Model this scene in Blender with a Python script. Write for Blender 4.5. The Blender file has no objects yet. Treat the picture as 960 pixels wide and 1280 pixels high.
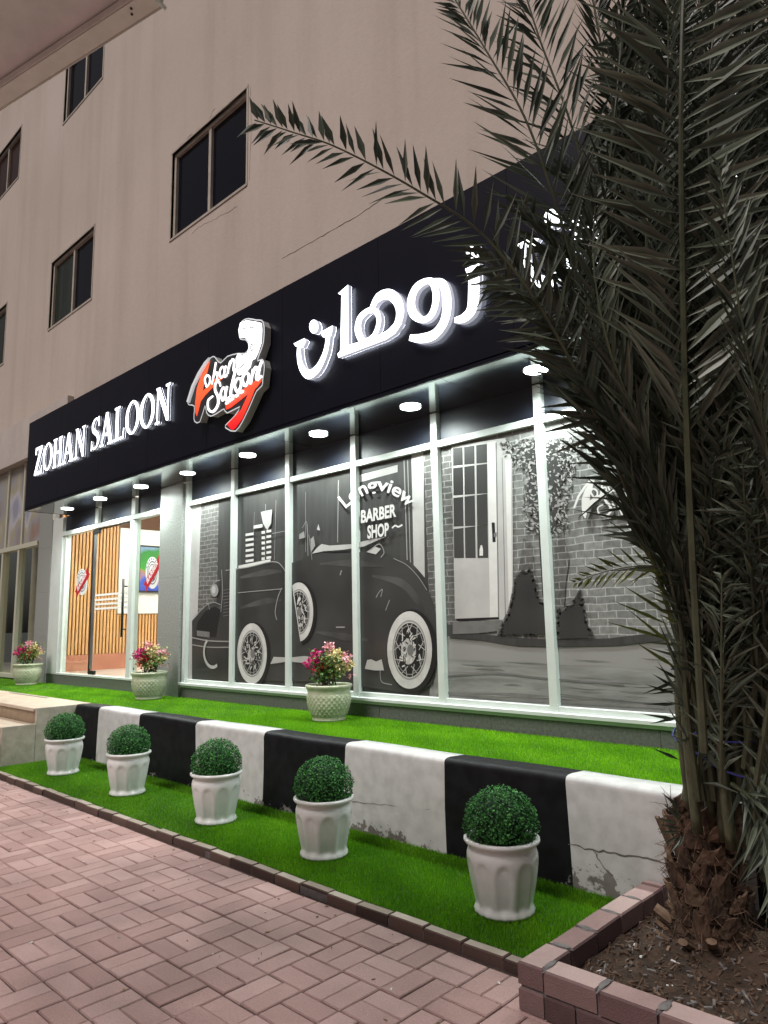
import bpy, math, random
import numpy as np
from mathutils import Vector, Matrix
random.seed(7); rng = np.random.default_rng(7)
S = bpy.context.scene
col = S.collection

# ------------------------------------------------------------------ camera
CAM = Vector((0.0, -4.511, 1.336)); FPX = 889.9
YAW, PIT, ROL = math.radians(43.565), math.radians(8.827), math.radians(-1.191)
FW = Vector((-math.sin(YAW)*math.cos(PIT), math.cos(YAW)*math.cos(PIT), math.sin(PIT)))
RT0 = Vector((math.cos(YAW), math.sin(YAW), 0)); UP0 = RT0.cross(FW)
RT = RT0*math.cos(ROL) + UP0*math.sin(ROL); UP = RT.cross(FW)
cd = bpy.data.cameras.new('camera'); cam = bpy.data.objects.new('camera', cd); col.objects.link(cam)
cam.matrix_world = Matrix(((RT.x, UP.x, -FW.x, CAM.x), (RT.y, UP.y, -FW.y, CAM.y), (RT.z, UP.z, -FW.z, CAM.z), (0, 0, 0, 1)))
cd.sensor_fit = 'HORIZONTAL'; cd.sensor_width = 36; cd.lens = 36*FPX/960
cd.clip_start = 0.02; cd.clip_end = 3000
S.camera = cam

def ray(px, py): return FW + RT*((px-480)/FPX) - UP*((py-640)/FPX)
def U(px, py, y):                     # photograph point -> point on the vertical plane at depth y
    v = ray(px, py); t = (y-CAM.y)/v.y; p = CAM+v*t
    return (p.x, p.z)
def UZ(px, py, z):
    v = ray(px, py); t = (z-CAM.z)/v.z; p = CAM+v*t
    return p
def UD(px, py, d):                    # at distance d along the view axis
    return CAM + ray(px, py)*d
def PR(p):
    q = Vector(p)-CAM; Z = q.dot(FW)
    return 480+FPX*q.dot(RT)/Z, 640-FPX*q.dot(UP)/Z, Z

# ------------------------------------------------------------------ world, sun, exposure
w = bpy.data.worlds.new('World'); S.world = w; w.use_nodes = True
nt = w.node_tree; nt.nodes.clear()
SUN_EL, SUN_AZ = math.radians(38), math.radians(-150)     # from behind the camera, its left
sky = nt.nodes.new('ShaderNodeTexSky'); sky.sky_type = 'NISHITA'; sky.sun_disc = False
sky.sun_elevation = SUN_EL; sky.sun_rotation = SUN_AZ; sky.dust_density = 4
hs = nt.nodes.new('ShaderNodeHueSaturation'); hs.inputs['Saturation'].default_value = 0.25
mx = nt.nodes.new('ShaderNodeMix'); mx.data_type = 'RGBA'; mx.blend_type = 'MULTIPLY'
mx.inputs[0].default_value = 1; mx.inputs[7].default_value = (1.0, 0.9, 0.86, 1)
bg = nt.nodes.new('ShaderNodeBackground'); bg.inputs['Strength'].default_value = 0.022
wo = nt.nodes.new('ShaderNodeOutputWorld')
nt.links.new(sky.outputs[0], hs.inputs['Color']); nt.links.new(hs.outputs[0], mx.inputs[6])
nt.links.new(mx.outputs[2], bg.inputs[0]); nt.links.new(bg.outputs[0], wo.inputs[0])
sl = bpy.data.lights.new('sun', 'SUN'); sl.energy = 1.9; sl.angle = math.radians(24); sl.color = (1.0, 0.93, 0.90)
so = bpy.data.objects.new('sun', sl); col.objects.link(so)
sd = Vector((-0.04, -0.60, 0.84)).normalized()            # towards the light
so.rotation_euler = sd.to_track_quat('Z', 'Y').to_euler(); so.location = (-3, -8, 9)
sky.sun_elevation = math.asin(sd.z); sky.sun_rotation = math.atan2(sd.x, sd.y)
S.view_settings.view_transform = 'Standard'; S.view_settings.look = 'None'
S.view_settings.exposure = 0.35; S.view_settings.gamma = 1
S.render.engine = 'CYCLES'; S.cycles.max_bounces = 6; S.cycles.sample_clamp_indirect = 4
S.cycles.transparent_max_bounces = 8

# ------------------------------------------------------------------ helpers
def tag(o, label=None, cat=None, group=None, kind=None):
    if label: o['label'] = label
    if cat: o['category'] = cat
    if group: o['group'] = group
    if kind: o['kind'] = kind
    return o
def empty(name, loc=(0, 0, 0), label=None, cat=None, group=None, kind=None):
    o = bpy.data.objects.new(name, None); col.objects.link(o); o.location = loc; o.empty_display_size = .1
    return tag(o, label, cat, group, kind)
def link(name, me, parent=None, loc=None):
    o = bpy.data.objects.new(name, me); col.objects.link(o)
    if parent: o.parent = parent
    if loc is not None: o.location = loc
    return o
def catmull(P, n=8, closed=False):
    P = [Vector(p) for p in P]; out = []; m = len(P)
    if m < 3 and not closed: return [P[0].lerp(P[-1], i/n) for i in range(n+1)]
    R = range(m) if closed else range(m-1)
    for i in R:
        if closed: a, b, c, d = P[i-1], P[i], P[(i+1) % m], P[(i+2) % m]
        else:
            b, c = P[i], P[i+1]; a = P[i-1] if i else b*2-c; d = P[i+2] if i+2 < m else c*2-b
        for k in range(n):
            t = k/n
            out.append(.5*((2*b)+(c-a)*t+(2*a-5*b+4*c-d)*t*t+(3*b-a-3*c+d)*t**3))
    if not closed: out.append(P[-1])
    return out

class MB:
    def __init__(s): s.v = []; s.f = []; s.m = []
    def add(s, vs, fs, mi=0):
        o = len(s.v); s.v += [tuple(q) for q in vs]; s.f += [tuple(i+o for i in f) for f in fs]; s.m += [mi]*len(fs)
    def box(s, x0, x1, y0, y1, z0, z1, mi=0, T=None):
        vs = [Vector((x, y, z)) for x in (x0, x1) for y in (y0, y1) for z in (z0, z1)]
        if T: vs = [T @ q for q in vs]
        s.add(vs, [(0, 1, 3, 2), (4, 6, 7, 5), (0, 4, 5, 1), (2, 3, 7, 6), (0, 2, 6, 4), (1, 5, 7, 3)], mi); return s
    def bbox(s, x0, x1, y0, y1, z0, z1, b=.004, mi=0, T=None):   # box with a bevelled top and front edge ring
        vs = [(x0, y0, z0), (x1, y0, z0), (x1, y1, z0), (x0, y1, z0), (x0, y0, z1-b), (x1, y0, z1-b), (x1, y1, z1-b), (x0, y1, z1-b),
              (x0+b, y0+b, z1), (x1-b, y0+b, z1), (x1-b, y1-b, z1), (x0+b, y1-b, z1)]
        vs = [Vector(q) for q in vs]
        if T: vs = [T @ q for q in vs]
        fs = [(0, 3, 2, 1), (8, 9, 10, 11)]
        for i in range(4):
            j = (i+1) % 4; fs += [(i, j, j+4, i+4), (i+4, j+4, j+8, i+8)]
        s.add(vs, fs, mi); return s
    def prism(s, poly, y0, y1, mi=0, ms=None):      # poly of (x,z); y0 is the front (towards the camera)
        n = len(poly); a = sum(poly[i][0]*poly[(i+1) % n][1]-poly[(i+1) % n][0]*poly[i][1] for i in range(n))
        if a < 0: poly = poly[::-1]
        if ms is None: ms = mi
        s.add([(x, y0, z) for x, z in poly], [tuple(range(n))], mi)
        if y1 is not None:
            vs = [(x, y0, z) for x, z in poly]+[(x, y1, z) for x, z in poly]
            s.add(vs, [(i, i+n, (i+1) % n+n, (i+1) % n) for i in range(n)], ms)
        return s
    def ribbon(s, pts, wd, y0, y1, mi=0, ms=None, closed=False, n=8, cap=True):   # pts of (x,z), widths
        P = [(p[0], p[1], 0) for p in pts]
        C = catmull(P, n, closed); m = len(C)
        if not hasattr(wd, '__len__'): wd = [wd]*len(pts)
        W = []
        for i in range(m):
            t = i/n; k = int(t); f = t-k
            a = wd[k % len(wd)]; b = wd[(k+1) % len(wd)] if (closed or k+1 < len(wd)) else a
            W.append(a+(b-a)*f)
        L = []; R = []
        for i in range(m):
            d = (C[(i+1) % m]-C[i-1]) if closed else (C[min(i+1, m-1)]-C[max(i-1, 0)])
            if d.length < 1e-9: d = Vector((1, 0, 0))
            d.normalize(); nrm = Vector((-d.y, d.x, 0))
            L.append(C[i]+nrm*W[i]/2); R.append(C[i]-nrm*W[i]/2)
        if ms is None: ms = mi
        k = len(L); vs = [(q.x, y0, q.y) for q in L]+[(q.x, y0, q.y) for q in R]
        rg = range(k) if closed else range(k-1)
        s.add(vs, [(i, i+k, (i+1) % k+k, (i+1) % k) for i in rg], mi)
        if y1 is not None:
            for X, fl in ((L, 0), (R, 1)):
                vs = [(q.x, y0, q.y) for q in X]+[(q.x, y1, q.y) for q in X]
                s.add(vs, [(i, (i+1) % k, (i+1) % k+k, i+k) if not fl else (i, i+k, (i+1) % k+k, (i+1) % k) for i in rg], ms)
            if not closed:
                for i in (0, k-1):
                    s.add([(L[i].x, y0, L[i].y), (R[i].x, y0, R[i].y), (R[i].x, y1, R[i].y), (L[i].x, y1, L[i].y)], [(0, 1, 2, 3)], ms)
        return s
    def tube(s, P, r, n=6, mi=0, caps=True):
        P = [Vector(p) for p in P]; m = len(P)
        if not hasattr(r, '__len__'): r = [r]*m
        vs = []; ref = Vector((0, 0, 1))
        for i in range(m):
            d = (P[min(i+1, m-1)]-P[max(i-1, 0)]).normalized()
            a = d.cross(ref)
            if a.length < .05: a = d.cross(Vector((1, 0, 0)))
            a.normalize(); b = d.cross(a)
            for k in range(n):
                t = 2*math.pi*k/n; vs.append(P[i]+a*math.cos(t)*r[i]+b*math.sin(t)*r[i])
        fs = [(i*n+k, i*n+(k+1) % n, (i+1)*n+(k+1) % n, (i+1)*n+k) for i in range(m-1) for k in range(n)]
        if caps: fs += [tuple(range(n))[::-1], tuple((m-1)*n+k for k in range(n))]
        s.add(vs, fs, mi); return s
    def grid(s, f, nu, nv, mi=0, wrap=True):     # f(u index, v index)->point
        vs = [f(i, j) for j in range(nv) for i in range(nu)]
        R = nu if wrap else nu-1
        s.add(vs, [(j*nu+i, j*nu+(i+1) % nu, (j+1)*nu+(i+1) % nu, (j+1)*nu+i) for j in range(nv-1) for i in range(R)], mi)
        return s
    def mesh(s, name, mats, smooth=False):
        me = bpy.data.meshes.new(name); me.from_pydata(s.v, [], s.f)
        for m in (mats if isinstance(mats, (list, tuple)) else [mats]): me.materials.append(m)
        me.polygons.foreach_set('material_index', s.m)
        if smooth: me.polygons.foreach_set('use_smooth', [True]*len(s.f))
        me.update(); return me
    def build(s, name, mats, parent=None, smooth=False, loc=None):
        return link(name, s.mesh(name, mats, smooth), parent, loc)

def mat(name, c, rough=.6, metal=0, var=0, vs=8, c2=None, bump=0, bs=60, em=None, es=0, coat=0, spec=.5, detail=5, stretch=None, rvar=0):
    m = bpy.data.materials.new(name); m.use_nodes = True; t = m.node_tree; n = t.nodes; b = n['Principled BSDF']
    b.inputs['Base Color'].default_value = (*c, 1); b.inputs['Roughness'].default_value = rough
    b.inputs['Metallic'].default_value = metal; b.inputs['Specular IOR Level'].default_value = spec
    b.inputs['Coat Weight'].default_value = coat; b.inputs['Coat Roughness'].default_value = .08
    tc = n.new('ShaderNodeTexCoord'); src = tc.outputs['Object']
    if stretch:
        mp = n.new('ShaderNodeMapping'); mp.inputs['Scale'].default_value = stretch; t.links.new(src, mp.inputs[0]); src = mp.outputs[0]
    if var or c2:
        no = n.new('ShaderNodeTexNoise'); no.inputs['Scale'].default_value = vs; no.inputs['Detail'].default_value = detail
        no.inputs['Roughness'].default_value = .65
        t.links.new(src, no.inputs['Vector']); cr = n.new('ShaderNodeValToRGB')
        d = c2 or tuple(x*(1-var) for x in c); u = c if c2 else tuple(min(1, x*(1+var)) for x in c)
        cr.color_ramp.elements[0].position = .35; cr.color_ramp.elements[1].position = .65
        cr.color_ramp.elements[0].color = (*d, 1); cr.color_ramp.elements[1].color = (*u, 1)
        t.links.new(no.outputs['Fac'], cr.inputs[0]); t.links.new(cr.outputs[0], b.inputs['Base Color'])
        if rvar:
            mr = n.new('ShaderNodeMapRange'); mr.inputs[3].default_value = rough-rvar; mr.inputs[4].default_value = rough+rvar
            t.links.new(no.outputs['Fac'], mr.inputs[0]); t.links.new(mr.outputs[0], b.inputs['Roughness'])
    if bump:
        n2 = n.new('ShaderNodeTexNoise'); n2.inputs['Scale'].default_value = bs; n2.inputs['Detail'].default_value = 6
        t.links.new(src, n2.inputs['Vector']); bp = n.new('ShaderNodeBump'); bp.inputs['Strength'].default_value = bump
        bp.inputs['Distance'].default_value = .01; t.links.new(n2.outputs['Fac'], bp.inputs['Height']); t.links.new(bp.outputs[0], b.inputs['Normal'])
    if em: b.inputs['Emission Color'].default_value = (*em, 1); b.inputs['Emission Strength'].default_value = es
    return m
def tone_mat(name, ramp, rough=.6, rnd=False, noise=0, ns=80, bump=0, trans=0, blot=0):
    """colour from a per-vertex 'tone' attribute (and the object's random number)"""
    m = bpy.data.materials.new(name); m.use_nodes = True; t = m.node_tree; n = t.nodes; b = n['Principled BSDF']
    b.inputs['Roughness'].default_value = rough
    a = n.new('ShaderNodeAttribute'); a.attribute_name = 'tone'; v = a.outputs['Fac']
    if rnd:
        oi = n.new('ShaderNodeObjectInfo'); ad = n.new('ShaderNodeMath'); ad.operation = 'ADD'
        t.links.new(v, ad.inputs[0]); t.links.new(oi.outputs['Random'], ad.inputs[1])
        fr = n.new('ShaderNodeMath'); fr.operation = 'FRACT'; t.links.new(ad.outputs[0], fr.inputs[0]); v = fr.outputs[0]
    tc = n.new('ShaderNodeTexCoord')
    geo = n.new('ShaderNodeNewGeometry')
    if noise:
        no = n.new('ShaderNodeTexNoise'); no.inputs['Scale'].default_value = ns; no.inputs['Detail'].default_value = 8; no.inputs['Roughness'].default_value = .8
        t.links.new(geo.outputs['Position'], no.inputs['Vector'])
        m1 = n.new('ShaderNodeMath'); m1.operation = 'MULTIPLY_ADD'; m1.inputs[1].default_value = noise; m1.inputs[2].default_value = -noise/2
        t.links.new(no.outputs['Fac'], m1.inputs[0]); m2 = n.new('ShaderNodeMath'); m2.operation = 'ADD'
        t.links.new(m1.outputs[0], m2.inputs[0]); t.links.new(v, m2.inputs[1]); v = m2.outputs[0]
    cr = n.new('ShaderNodeValToRGB'); e = cr.color_ramp.elements
    while len(e) < len(ramp): e.new(.5)
    for i, (p, c) in enumerate(ramp): e[i].position = p; e[i].color = (*c, 1)
    t.links.new(v, cr.inputs[0]); out = cr.outputs[0]
    if blot:
        n3 = n.new('ShaderNodeTexNoise'); n3.inputs['Scale'].default_value = 1.7; n3.inputs['Detail'].default_value = 4
        t.links.new(geo.outputs['Position'], n3.inputs['Vector']); mr = n.new('ShaderNodeMapRange')
        mr.inputs[1].default_value = .3; mr.inputs[2].default_value = .7; mr.inputs[3].default_value = 1-blot; mr.inputs[4].default_value = 1+blot
        t.links.new(n3.outputs['Fac'], mr.inputs[0]); vm = n.new('ShaderNodeVectorMath'); vm.operation = 'SCALE'
        t.links.new(out, vm.inputs[0]); t.links.new(mr.outputs[0], vm.inputs['Scale']); out = vm.outputs[0]
    t.links.new(out, b.inputs['Base Color'])
    if trans:
        b.inputs['Subsurface Weight'].default_value = 0
        tr = n.new('ShaderNodeBsdfTranslucent'); t.links.new(out, tr.inputs[0]); ms = n.new('ShaderNodeMixShader'); ms.inputs[0].default_value = trans
        t.links.new(b.outputs[0], ms.inputs[1]); t.links.new(tr.outputs[0], ms.inputs[2]); t.links.new(ms.outputs[0], n['Material Output'].inputs[0])
    if bump:
        n2 = n.new('ShaderNodeTexNoise'); n2.inputs['Scale'].default_value = 180; n2.inputs['Detail'].default_value = 5
        t.links.new(geo.outputs['Position'], n2.inputs['Vector']); bp = n.new('ShaderNodeBump'); bp.inputs['Strength'].default_value = bump; bp.inputs['Distance'].default_value = .006
        t.links.new(n2.outputs['Fac'], bp.inputs['Height']); t.links.new(bp.outputs[0], b.inputs['Normal'])
    return m
def set_tone(me, arr):
    a = me.attributes.new('tone', 'FLOAT', 'POINT'); a.data.foreach_set('value', np.asarray(arr, dtype=np.float32))
def thin_glass(name, tint=(.9, .95, .93), refl=.06, dirt=0):
    m = bpy.data.materials.new(name); m.use_nodes = True; t = m.node_tree; n = t.nodes; n.remove(n['Principled BSDF'])
    tr = n.new('ShaderNodeBsdfTransparent'); tr.inputs[0].default_value = (*tint, 1)
    gl = n.new('ShaderNodeBsdfGlossy'); gl.inputs['Roughness'].default_value = .03
    lw = n.new('ShaderNodeLayerWeight'); pw = n.new('ShaderNodeMath'); pw.operation = 'POWER'; pw.inputs[1].default_value = 5
    t.links.new(lw.outputs['Facing'], pw.inputs[0]); fr = n.new('ShaderNodeMath'); fr.operation = 'MULTIPLY_ADD'; fr.inputs[1].default_value = .9; fr.inputs[2].default_value = refl/2
    t.links.new(pw.outputs[0], fr.inputs[0]); ms = n.new('ShaderNodeMixShader'); t.links.new(fr.outputs[0], ms.inputs[0]); t.links.new(tr.outputs[0], ms.inputs[1]); t.links.new(gl.outputs[0], ms.inputs[2])
    t.links.new(ms.outputs[0], n['Material Output'].inputs[0]); return m

# ------------------------------------------------------------------ materials
M = {}
# plaster of the apartment wall: blotches, streaks below openings, fine grain
def wall_mat():
    m = bpy.data.materials.new('plaster'); m.use_nodes = True; t = m.node_tree; n = t.nodes; b = n['Principled BSDF']; b.inputs['Roughness'].default_value = .9
    tc = n.new('ShaderNodeTexCoord')
    def noise(sc, stretch=None, det=5, rg=.6):
        v = tc.outputs['Object']
        if stretch:
            mp = n.new('ShaderNodeMapping'); mp.inputs['Scale'].default_value = stretch; t.links.new(v, mp.inputs[0]); v = mp.outputs[0]
        no = n.new('ShaderNodeTexNoise'); no.inputs['Scale'].default_value = sc; no.inputs['Detail'].default_value = det; no.inputs['Roughness'].default_value = rg
        t.links.new(v, no.inputs['Vector']); return no.outputs['Fac']
    def ramp(f, a, b_, pa, pb):
        c = n.new('ShaderNodeValToRGB'); c.color_ramp.elements[0].position = pa; c.color_ramp.elements[1].position = pb
        c.color_ramp.elements[0].color = (*a, 1); c.color_ramp.elements[1].color = (*b_, 1); t.links.new(f, c.inputs[0]); return c.outputs[0]
    base = ramp(noise(.35, det=3), (.50, .42, .365), (.565, .48, .425), .3, .7)
    st = ramp(noise(1.3, (1.6, 1, .12), 4), (.86, .84, .82), (1, 1, 1), .30, .52)
    gr = ramp(noise(14, det=8, rg=.8), (.90, .90, .90), (1.03, 1.03, 1.03), .3, .7)
    x = base
    for g in (st, gr):
        mm = n.new('ShaderNodeMix'); mm.data_type = 'RGBA'; mm.blend_type = 'MULTIPLY'; mm.inputs[0].default_value = .75
        t.links.new(x, mm.inputs[6]); t.links.new(g, mm.inputs[7]); x = mm.outputs[2]
    t.links.new(x, b.inputs['Base Color'])
    bp = n.new('ShaderNodeBump'); bp.inputs['Strength'].default_value = .35; bp.inputs['Distance'].default_value = .01
    t.links.new(noise(30, det=8, rg=.7), bp.inputs['Height']); t.links.new(bp.outputs[0], b.inputs['Normal']); return m
M['wall'] = wall_mat()
M['crack'] = mat('crack', (.27, .215, .185), .95)
M['patch'] = mat('repair_mortar', (.40, .33, .29), .95, var=.2, vs=20)
M['winframe'] = mat('window_aluminium', (.46, .41, .35), .45, var=.12, vs=6)
M['darkglass'] = mat('dark_glass', (.003, .004, .009), .10, spec=.22)
M['brownglass'] = mat('curtained_glass', (.030, .012, .009), .15, spec=.3, var=.4, vs=3, stretch=(6, 1, .5)); M['greenglass'] = mat('curtained_glass_grey', (.020, .027, .020), .15, spec=.3, var=.5, vs=3, stretch=(8, 1, .4))
M['blind'] = mat('dark_blind', (.07, .06, .05), .8, var=.3, vs=3, stretch=(20, 1, 1))
M['signblack'] = mat('sign_black_panel', (.0045, .0045, .0105), .34, spec=.25, var=.15, vs=3)
M['seam'] = mat('panel_seam', (.003, .003, .004), .8)
M['soffit'] = mat('soffit_mirror_panel', (.42, .45, .45), .10, metal=1, var=.06, vs=2, bump=.03, bs=1.2)
M['spandrel'] = mat('black_spandrel', (.010, .013, .024), .5, spec=.6, bump=.05, bs=3)
M['white'] = mat('white_aluminium', (.62, .67, .64), .32, var=.05, vs=5)
M['granite'] = mat('grey_granite', (.17, .18, .17), .35, c2=(.10, .105, .10), vs=45, detail=8, bump=.05, bs=90)
M['granite_light'] = mat('speckled_granite', (.36, .375, .35), .4, c2=(.20, .21, .20), vs=60, detail=8)
M['led'] = mat('led_face', (.9, .92, .95), .4, em=(.90, .95, 1.0), es=2.6)
M['halo'] = mat('letter_added_glow', (.8, .8, .85), .5, em=(.85, .90, 1.0), es=5)  # glowing letter backs, added to throw a halo on the panel
M['halodim'] = mat('letter_added_glow_small', (.8, .8, .85), .5, em=(.85, .90, 1.0), es=1.6)  # weaker added glow for the backs of the Latin letters
M['ledsidedark'] = mat('small_letter_side', (.30, .30, .34), .4, em=(.75, .78, .95), es=.05)
M['ledside'] = mat('letter_side', (.55, .55, .6), .4, em=(.84, .87, 1.0), es=.34)
M['lamp'] = mat('downlight_lens', (1, 1, 1), .4, em=(.93, 1, .96), es=14)
M['lampring'] = mat('downlight_ring', (.7, .72, .7), .35)
M['whitepaint'] = mat('white_wall_paint', (.56, .54, .53), .55, c2=(.46, .44, .43), vs=7, bump=.12, bs=22)
M['blackpaint'] = mat('black_wall_paint', (.011, .011, .014), .42, var=.35, vs=9, bump=.25, bs=26)
M['rawconcrete'] = mat('bare_concrete', (.20, .185, .17), .95, c2=(.09, .08, .07), vs=24, bump=.4, bs=60)
M['potwhite'] = mat('glazed_white_clay', (.74, .745, .735), .28, coat=.25, var=.05, vs=7, bump=.02, bs=12)
M['potcream'] = mat('glazed_cream_clay', (.55, .57, .42), .3, coat=.2, c2=(.40, .43, .29), vs=14)
M['potsoil'] = mat('potting_soil', (.02, .014, .01), .95, bump=.5, bs=60)
M['step_tread'] = mat('cream_stone_tread', (.60, .50, .40), .45, c2=(.50, .40, .31), vs=7)
M['step_riser'] = mat('brown_stone_riser', (.36, .26, .17), .45, c2=(.25, .18, .12), vs=9)
M['step_side'] = mat('cream_stone_side', (.52, .47, .40), .55, c2=(.38, .33, .27), vs=12)
M['turfbase'] = mat('turf_backing', (.018, .07, .006), .9, var=.3, vs=20)
M['soil'] = mat('planter_soil', (.062, .034, .020), .95, c2=(.022, .013, .008), vs=18, bump=.8, bs=40)
M['mortar'] = mat('grey_mortar', (.20, .185, .18), .95, c2=(.12, .11, .11), vs=20, bump=.5, bs=60)
M['litterwhite'] = mat('pale_chip', (.6, .57, .54), .8); M['litterleaf'] = mat('dry_leaf', (.22, .15, .07), .8)
M['subbase'] = mat('joint_sand', (.085, .060, .053), .95, var=.3, vs=30)
M['asphalt'] = mat('ground_asphalt', (.05, .048, .046), .9, var=.3, vs=3)
M['paver'] = tone_mat('red_paver', [(0, (.34, .205, .190)), (.5, (.40, .248, .230)), (1, (.46, .30, .282))], .75, rnd=True, noise=1.6, ns=70, bump=1.0, blot=.28)
M['kerbtop_lit'] = tone_mat('edging_brick', [(0, (.26, .21, .17)), (1, (.44, .38, .32))], .85, rnd=True, noise=.5, ns=30, bump=.5)  # edging tops: light from above put into the colour
M['pbrick'] = tone_mat('planter_brick_shaded_side', [(0, (.085, .048, .048)), (.6, (.14, .082, .082)), (1, (.21, .135, .13))], .85, rnd=True, noise=.6, ns=18, bump=.6)  # planter brick sides: shade put into the darker colour
M['kerbside_shaded'] = tone_mat('edging_brick_shaded_side', [(0, (.06, .035, .028)), (1, (.14, .085, .07))], .9, rnd=True, noise=.6, ns=25, bump=.6)  # edging sides: darkened in colour to stand for shade
M['pbricktop_lit'] = tone_mat('planter_brick_lit_top', [(0, (.24, .15, .14)), (.6, (.36, .24, .23)), (1, (.45, .33, .31))], .85, rnd=True, noise=.7, ns=18, bump=.5)  # planter brick tops: lighter copy, overhead light put into the colour
M['grass'] = tone_mat('turf_blade', [(0, (.09, .30, .003)), (.6, (.24, .62, .004)), (1, (.50, .85, .03))], .5, trans=.25)
M['grasslow'] = tone_mat('turf_blade_lower', [(0, (.055, .20, .003)), (.6, (.17, .46, .006)), (1, (.38, .68, .03))], .5, trans=.25)
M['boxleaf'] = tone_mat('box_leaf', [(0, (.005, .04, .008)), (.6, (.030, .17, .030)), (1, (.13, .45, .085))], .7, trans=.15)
M['palmleaf'] = tone_mat('palm_leaflet', [(0, (.024, .034, .023)), (.6, (.084, .103, .070)), (1, (.25, .28, .21))], .42, rnd=False, trans=.12)
M['palmolive'] = tone_mat('palm_leaflet_young', [(0, (.05, .065, .012)), (1, (.15, .17, .04))], .4, trans=.2)
M['rachis'] = mat('palm_stalk', (.085, .095, .05), .5, c2=(.045, .05, .028), vs=9)
M['petiole'] = mat('palm_petiole', (.15, .155, .09), .5, c2=(.07, .075, .045), vs=5, stretch=(8, 8, 1))
M['bark'] = mat('palm_fibre', (.13, .075, .048), .95, c2=(.04, .024, .016), vs=22, bump=1, bs=45, stretch=(1, 1, .4))
M['boot'] = mat('palm_leaf_base', (.22, .14, .09), .85, c2=(.09, .055, .035), vs=12, bump=.5, bs=50)
M['rope'] = mat('blue_rope', (.045, .05, .26), .7, bump=.5, bs=400)
M['canopy'] = mat('painted_sheet_metal', (.86, .84, .78), .5, c2=(.74, .72, .66), vs=9, bump=.1, bs=40)
M['canopyin'] = mat('canopy_panel', (.80, .79, .77), .55, c2=(.66, .65, .63), vs=5)
M['canopyedge'] = mat('canopy_bright_edge', (.78, .76, .68), .35)
M['chrome'] = mat('chrome', (.75, .76, .76), .12, metal=1)
M['brushed'] = mat('brushed_steel', (.62, .64, .62), .32, metal=.8, c2=(.25, .25, .24), vs=3, stretch=(1, 1, .8))
M['blackmetal'] = mat('black_metal', (.01, .01, .01), .35)
M['wood'] = mat('slat_wood', (.72, .40, .17), .45, c2=(.60, .30, .115), vs=4, stretch=(8, 8, .6))
M['wooddark'] = mat('slat_backing', (.12, .05, .02), .7)
M['room'] = mat('room_white', (.8, .8, .78), .6)
M['roomfloor'] = mat('room_floor_tile', (.62, .52, .47), .25, var=.08, vs=4)
M['plinthred'] = mat('room_low_panel', (.50, .19, .12), .45, var=.1, vs=3)
M['roomlamp'] = mat('room_lamp', (1, 1, 1), .4, em=(1, .93, .84), es=17)
M['glass'] = thin_glass('clear_glass')
M['frost'] = mat('frosted_film', (.85, .86, .84), .6)
M['beige'] = mat('neighbour_interior', (.55, .48, .36), .7, var=.15, vs=2)
M['cornice'] = mat('neighbour_cornice', (.50, .45, .41), .6, var=.08, vs=2)
M['nframe'] = mat('neighbour_frame', (.50, .50, .40), .45)
M['bulb'] = mat('warm_bulb', (1, .7, .4), .4, em=(1, .55, .2), es=6)
M['ndim'] = mat('added_dim_panel', (1, 1, 1), .5, em=(1, .86, .62), es=7)  # glow of an unseen panel added to light the neighbour room
M['red'] = mat('sticker_red', (.45, .01, .02), .5)
M['stickwhite'] = mat('sticker_white', (.75, .75, .75), .5)
M['stickblack'] = mat('sticker_black', (.02, .02, .02), .5)
def fl(name, r, g, b, **k): M[name] = mat(name, (r, g, b), .5, **k)
fl('magenta', .55, .008, .16); fl('redbract', .42, .02, .03); fl('creambract', .72, .62, .30); fl('pinkbract', .75, .36, .40); fl('bleaf', .07, .17, .025); fl('bleaf2', .28, .33, .08)
M['stem'] = mat('woody_stem', (.05, .03, .018), .9)
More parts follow.
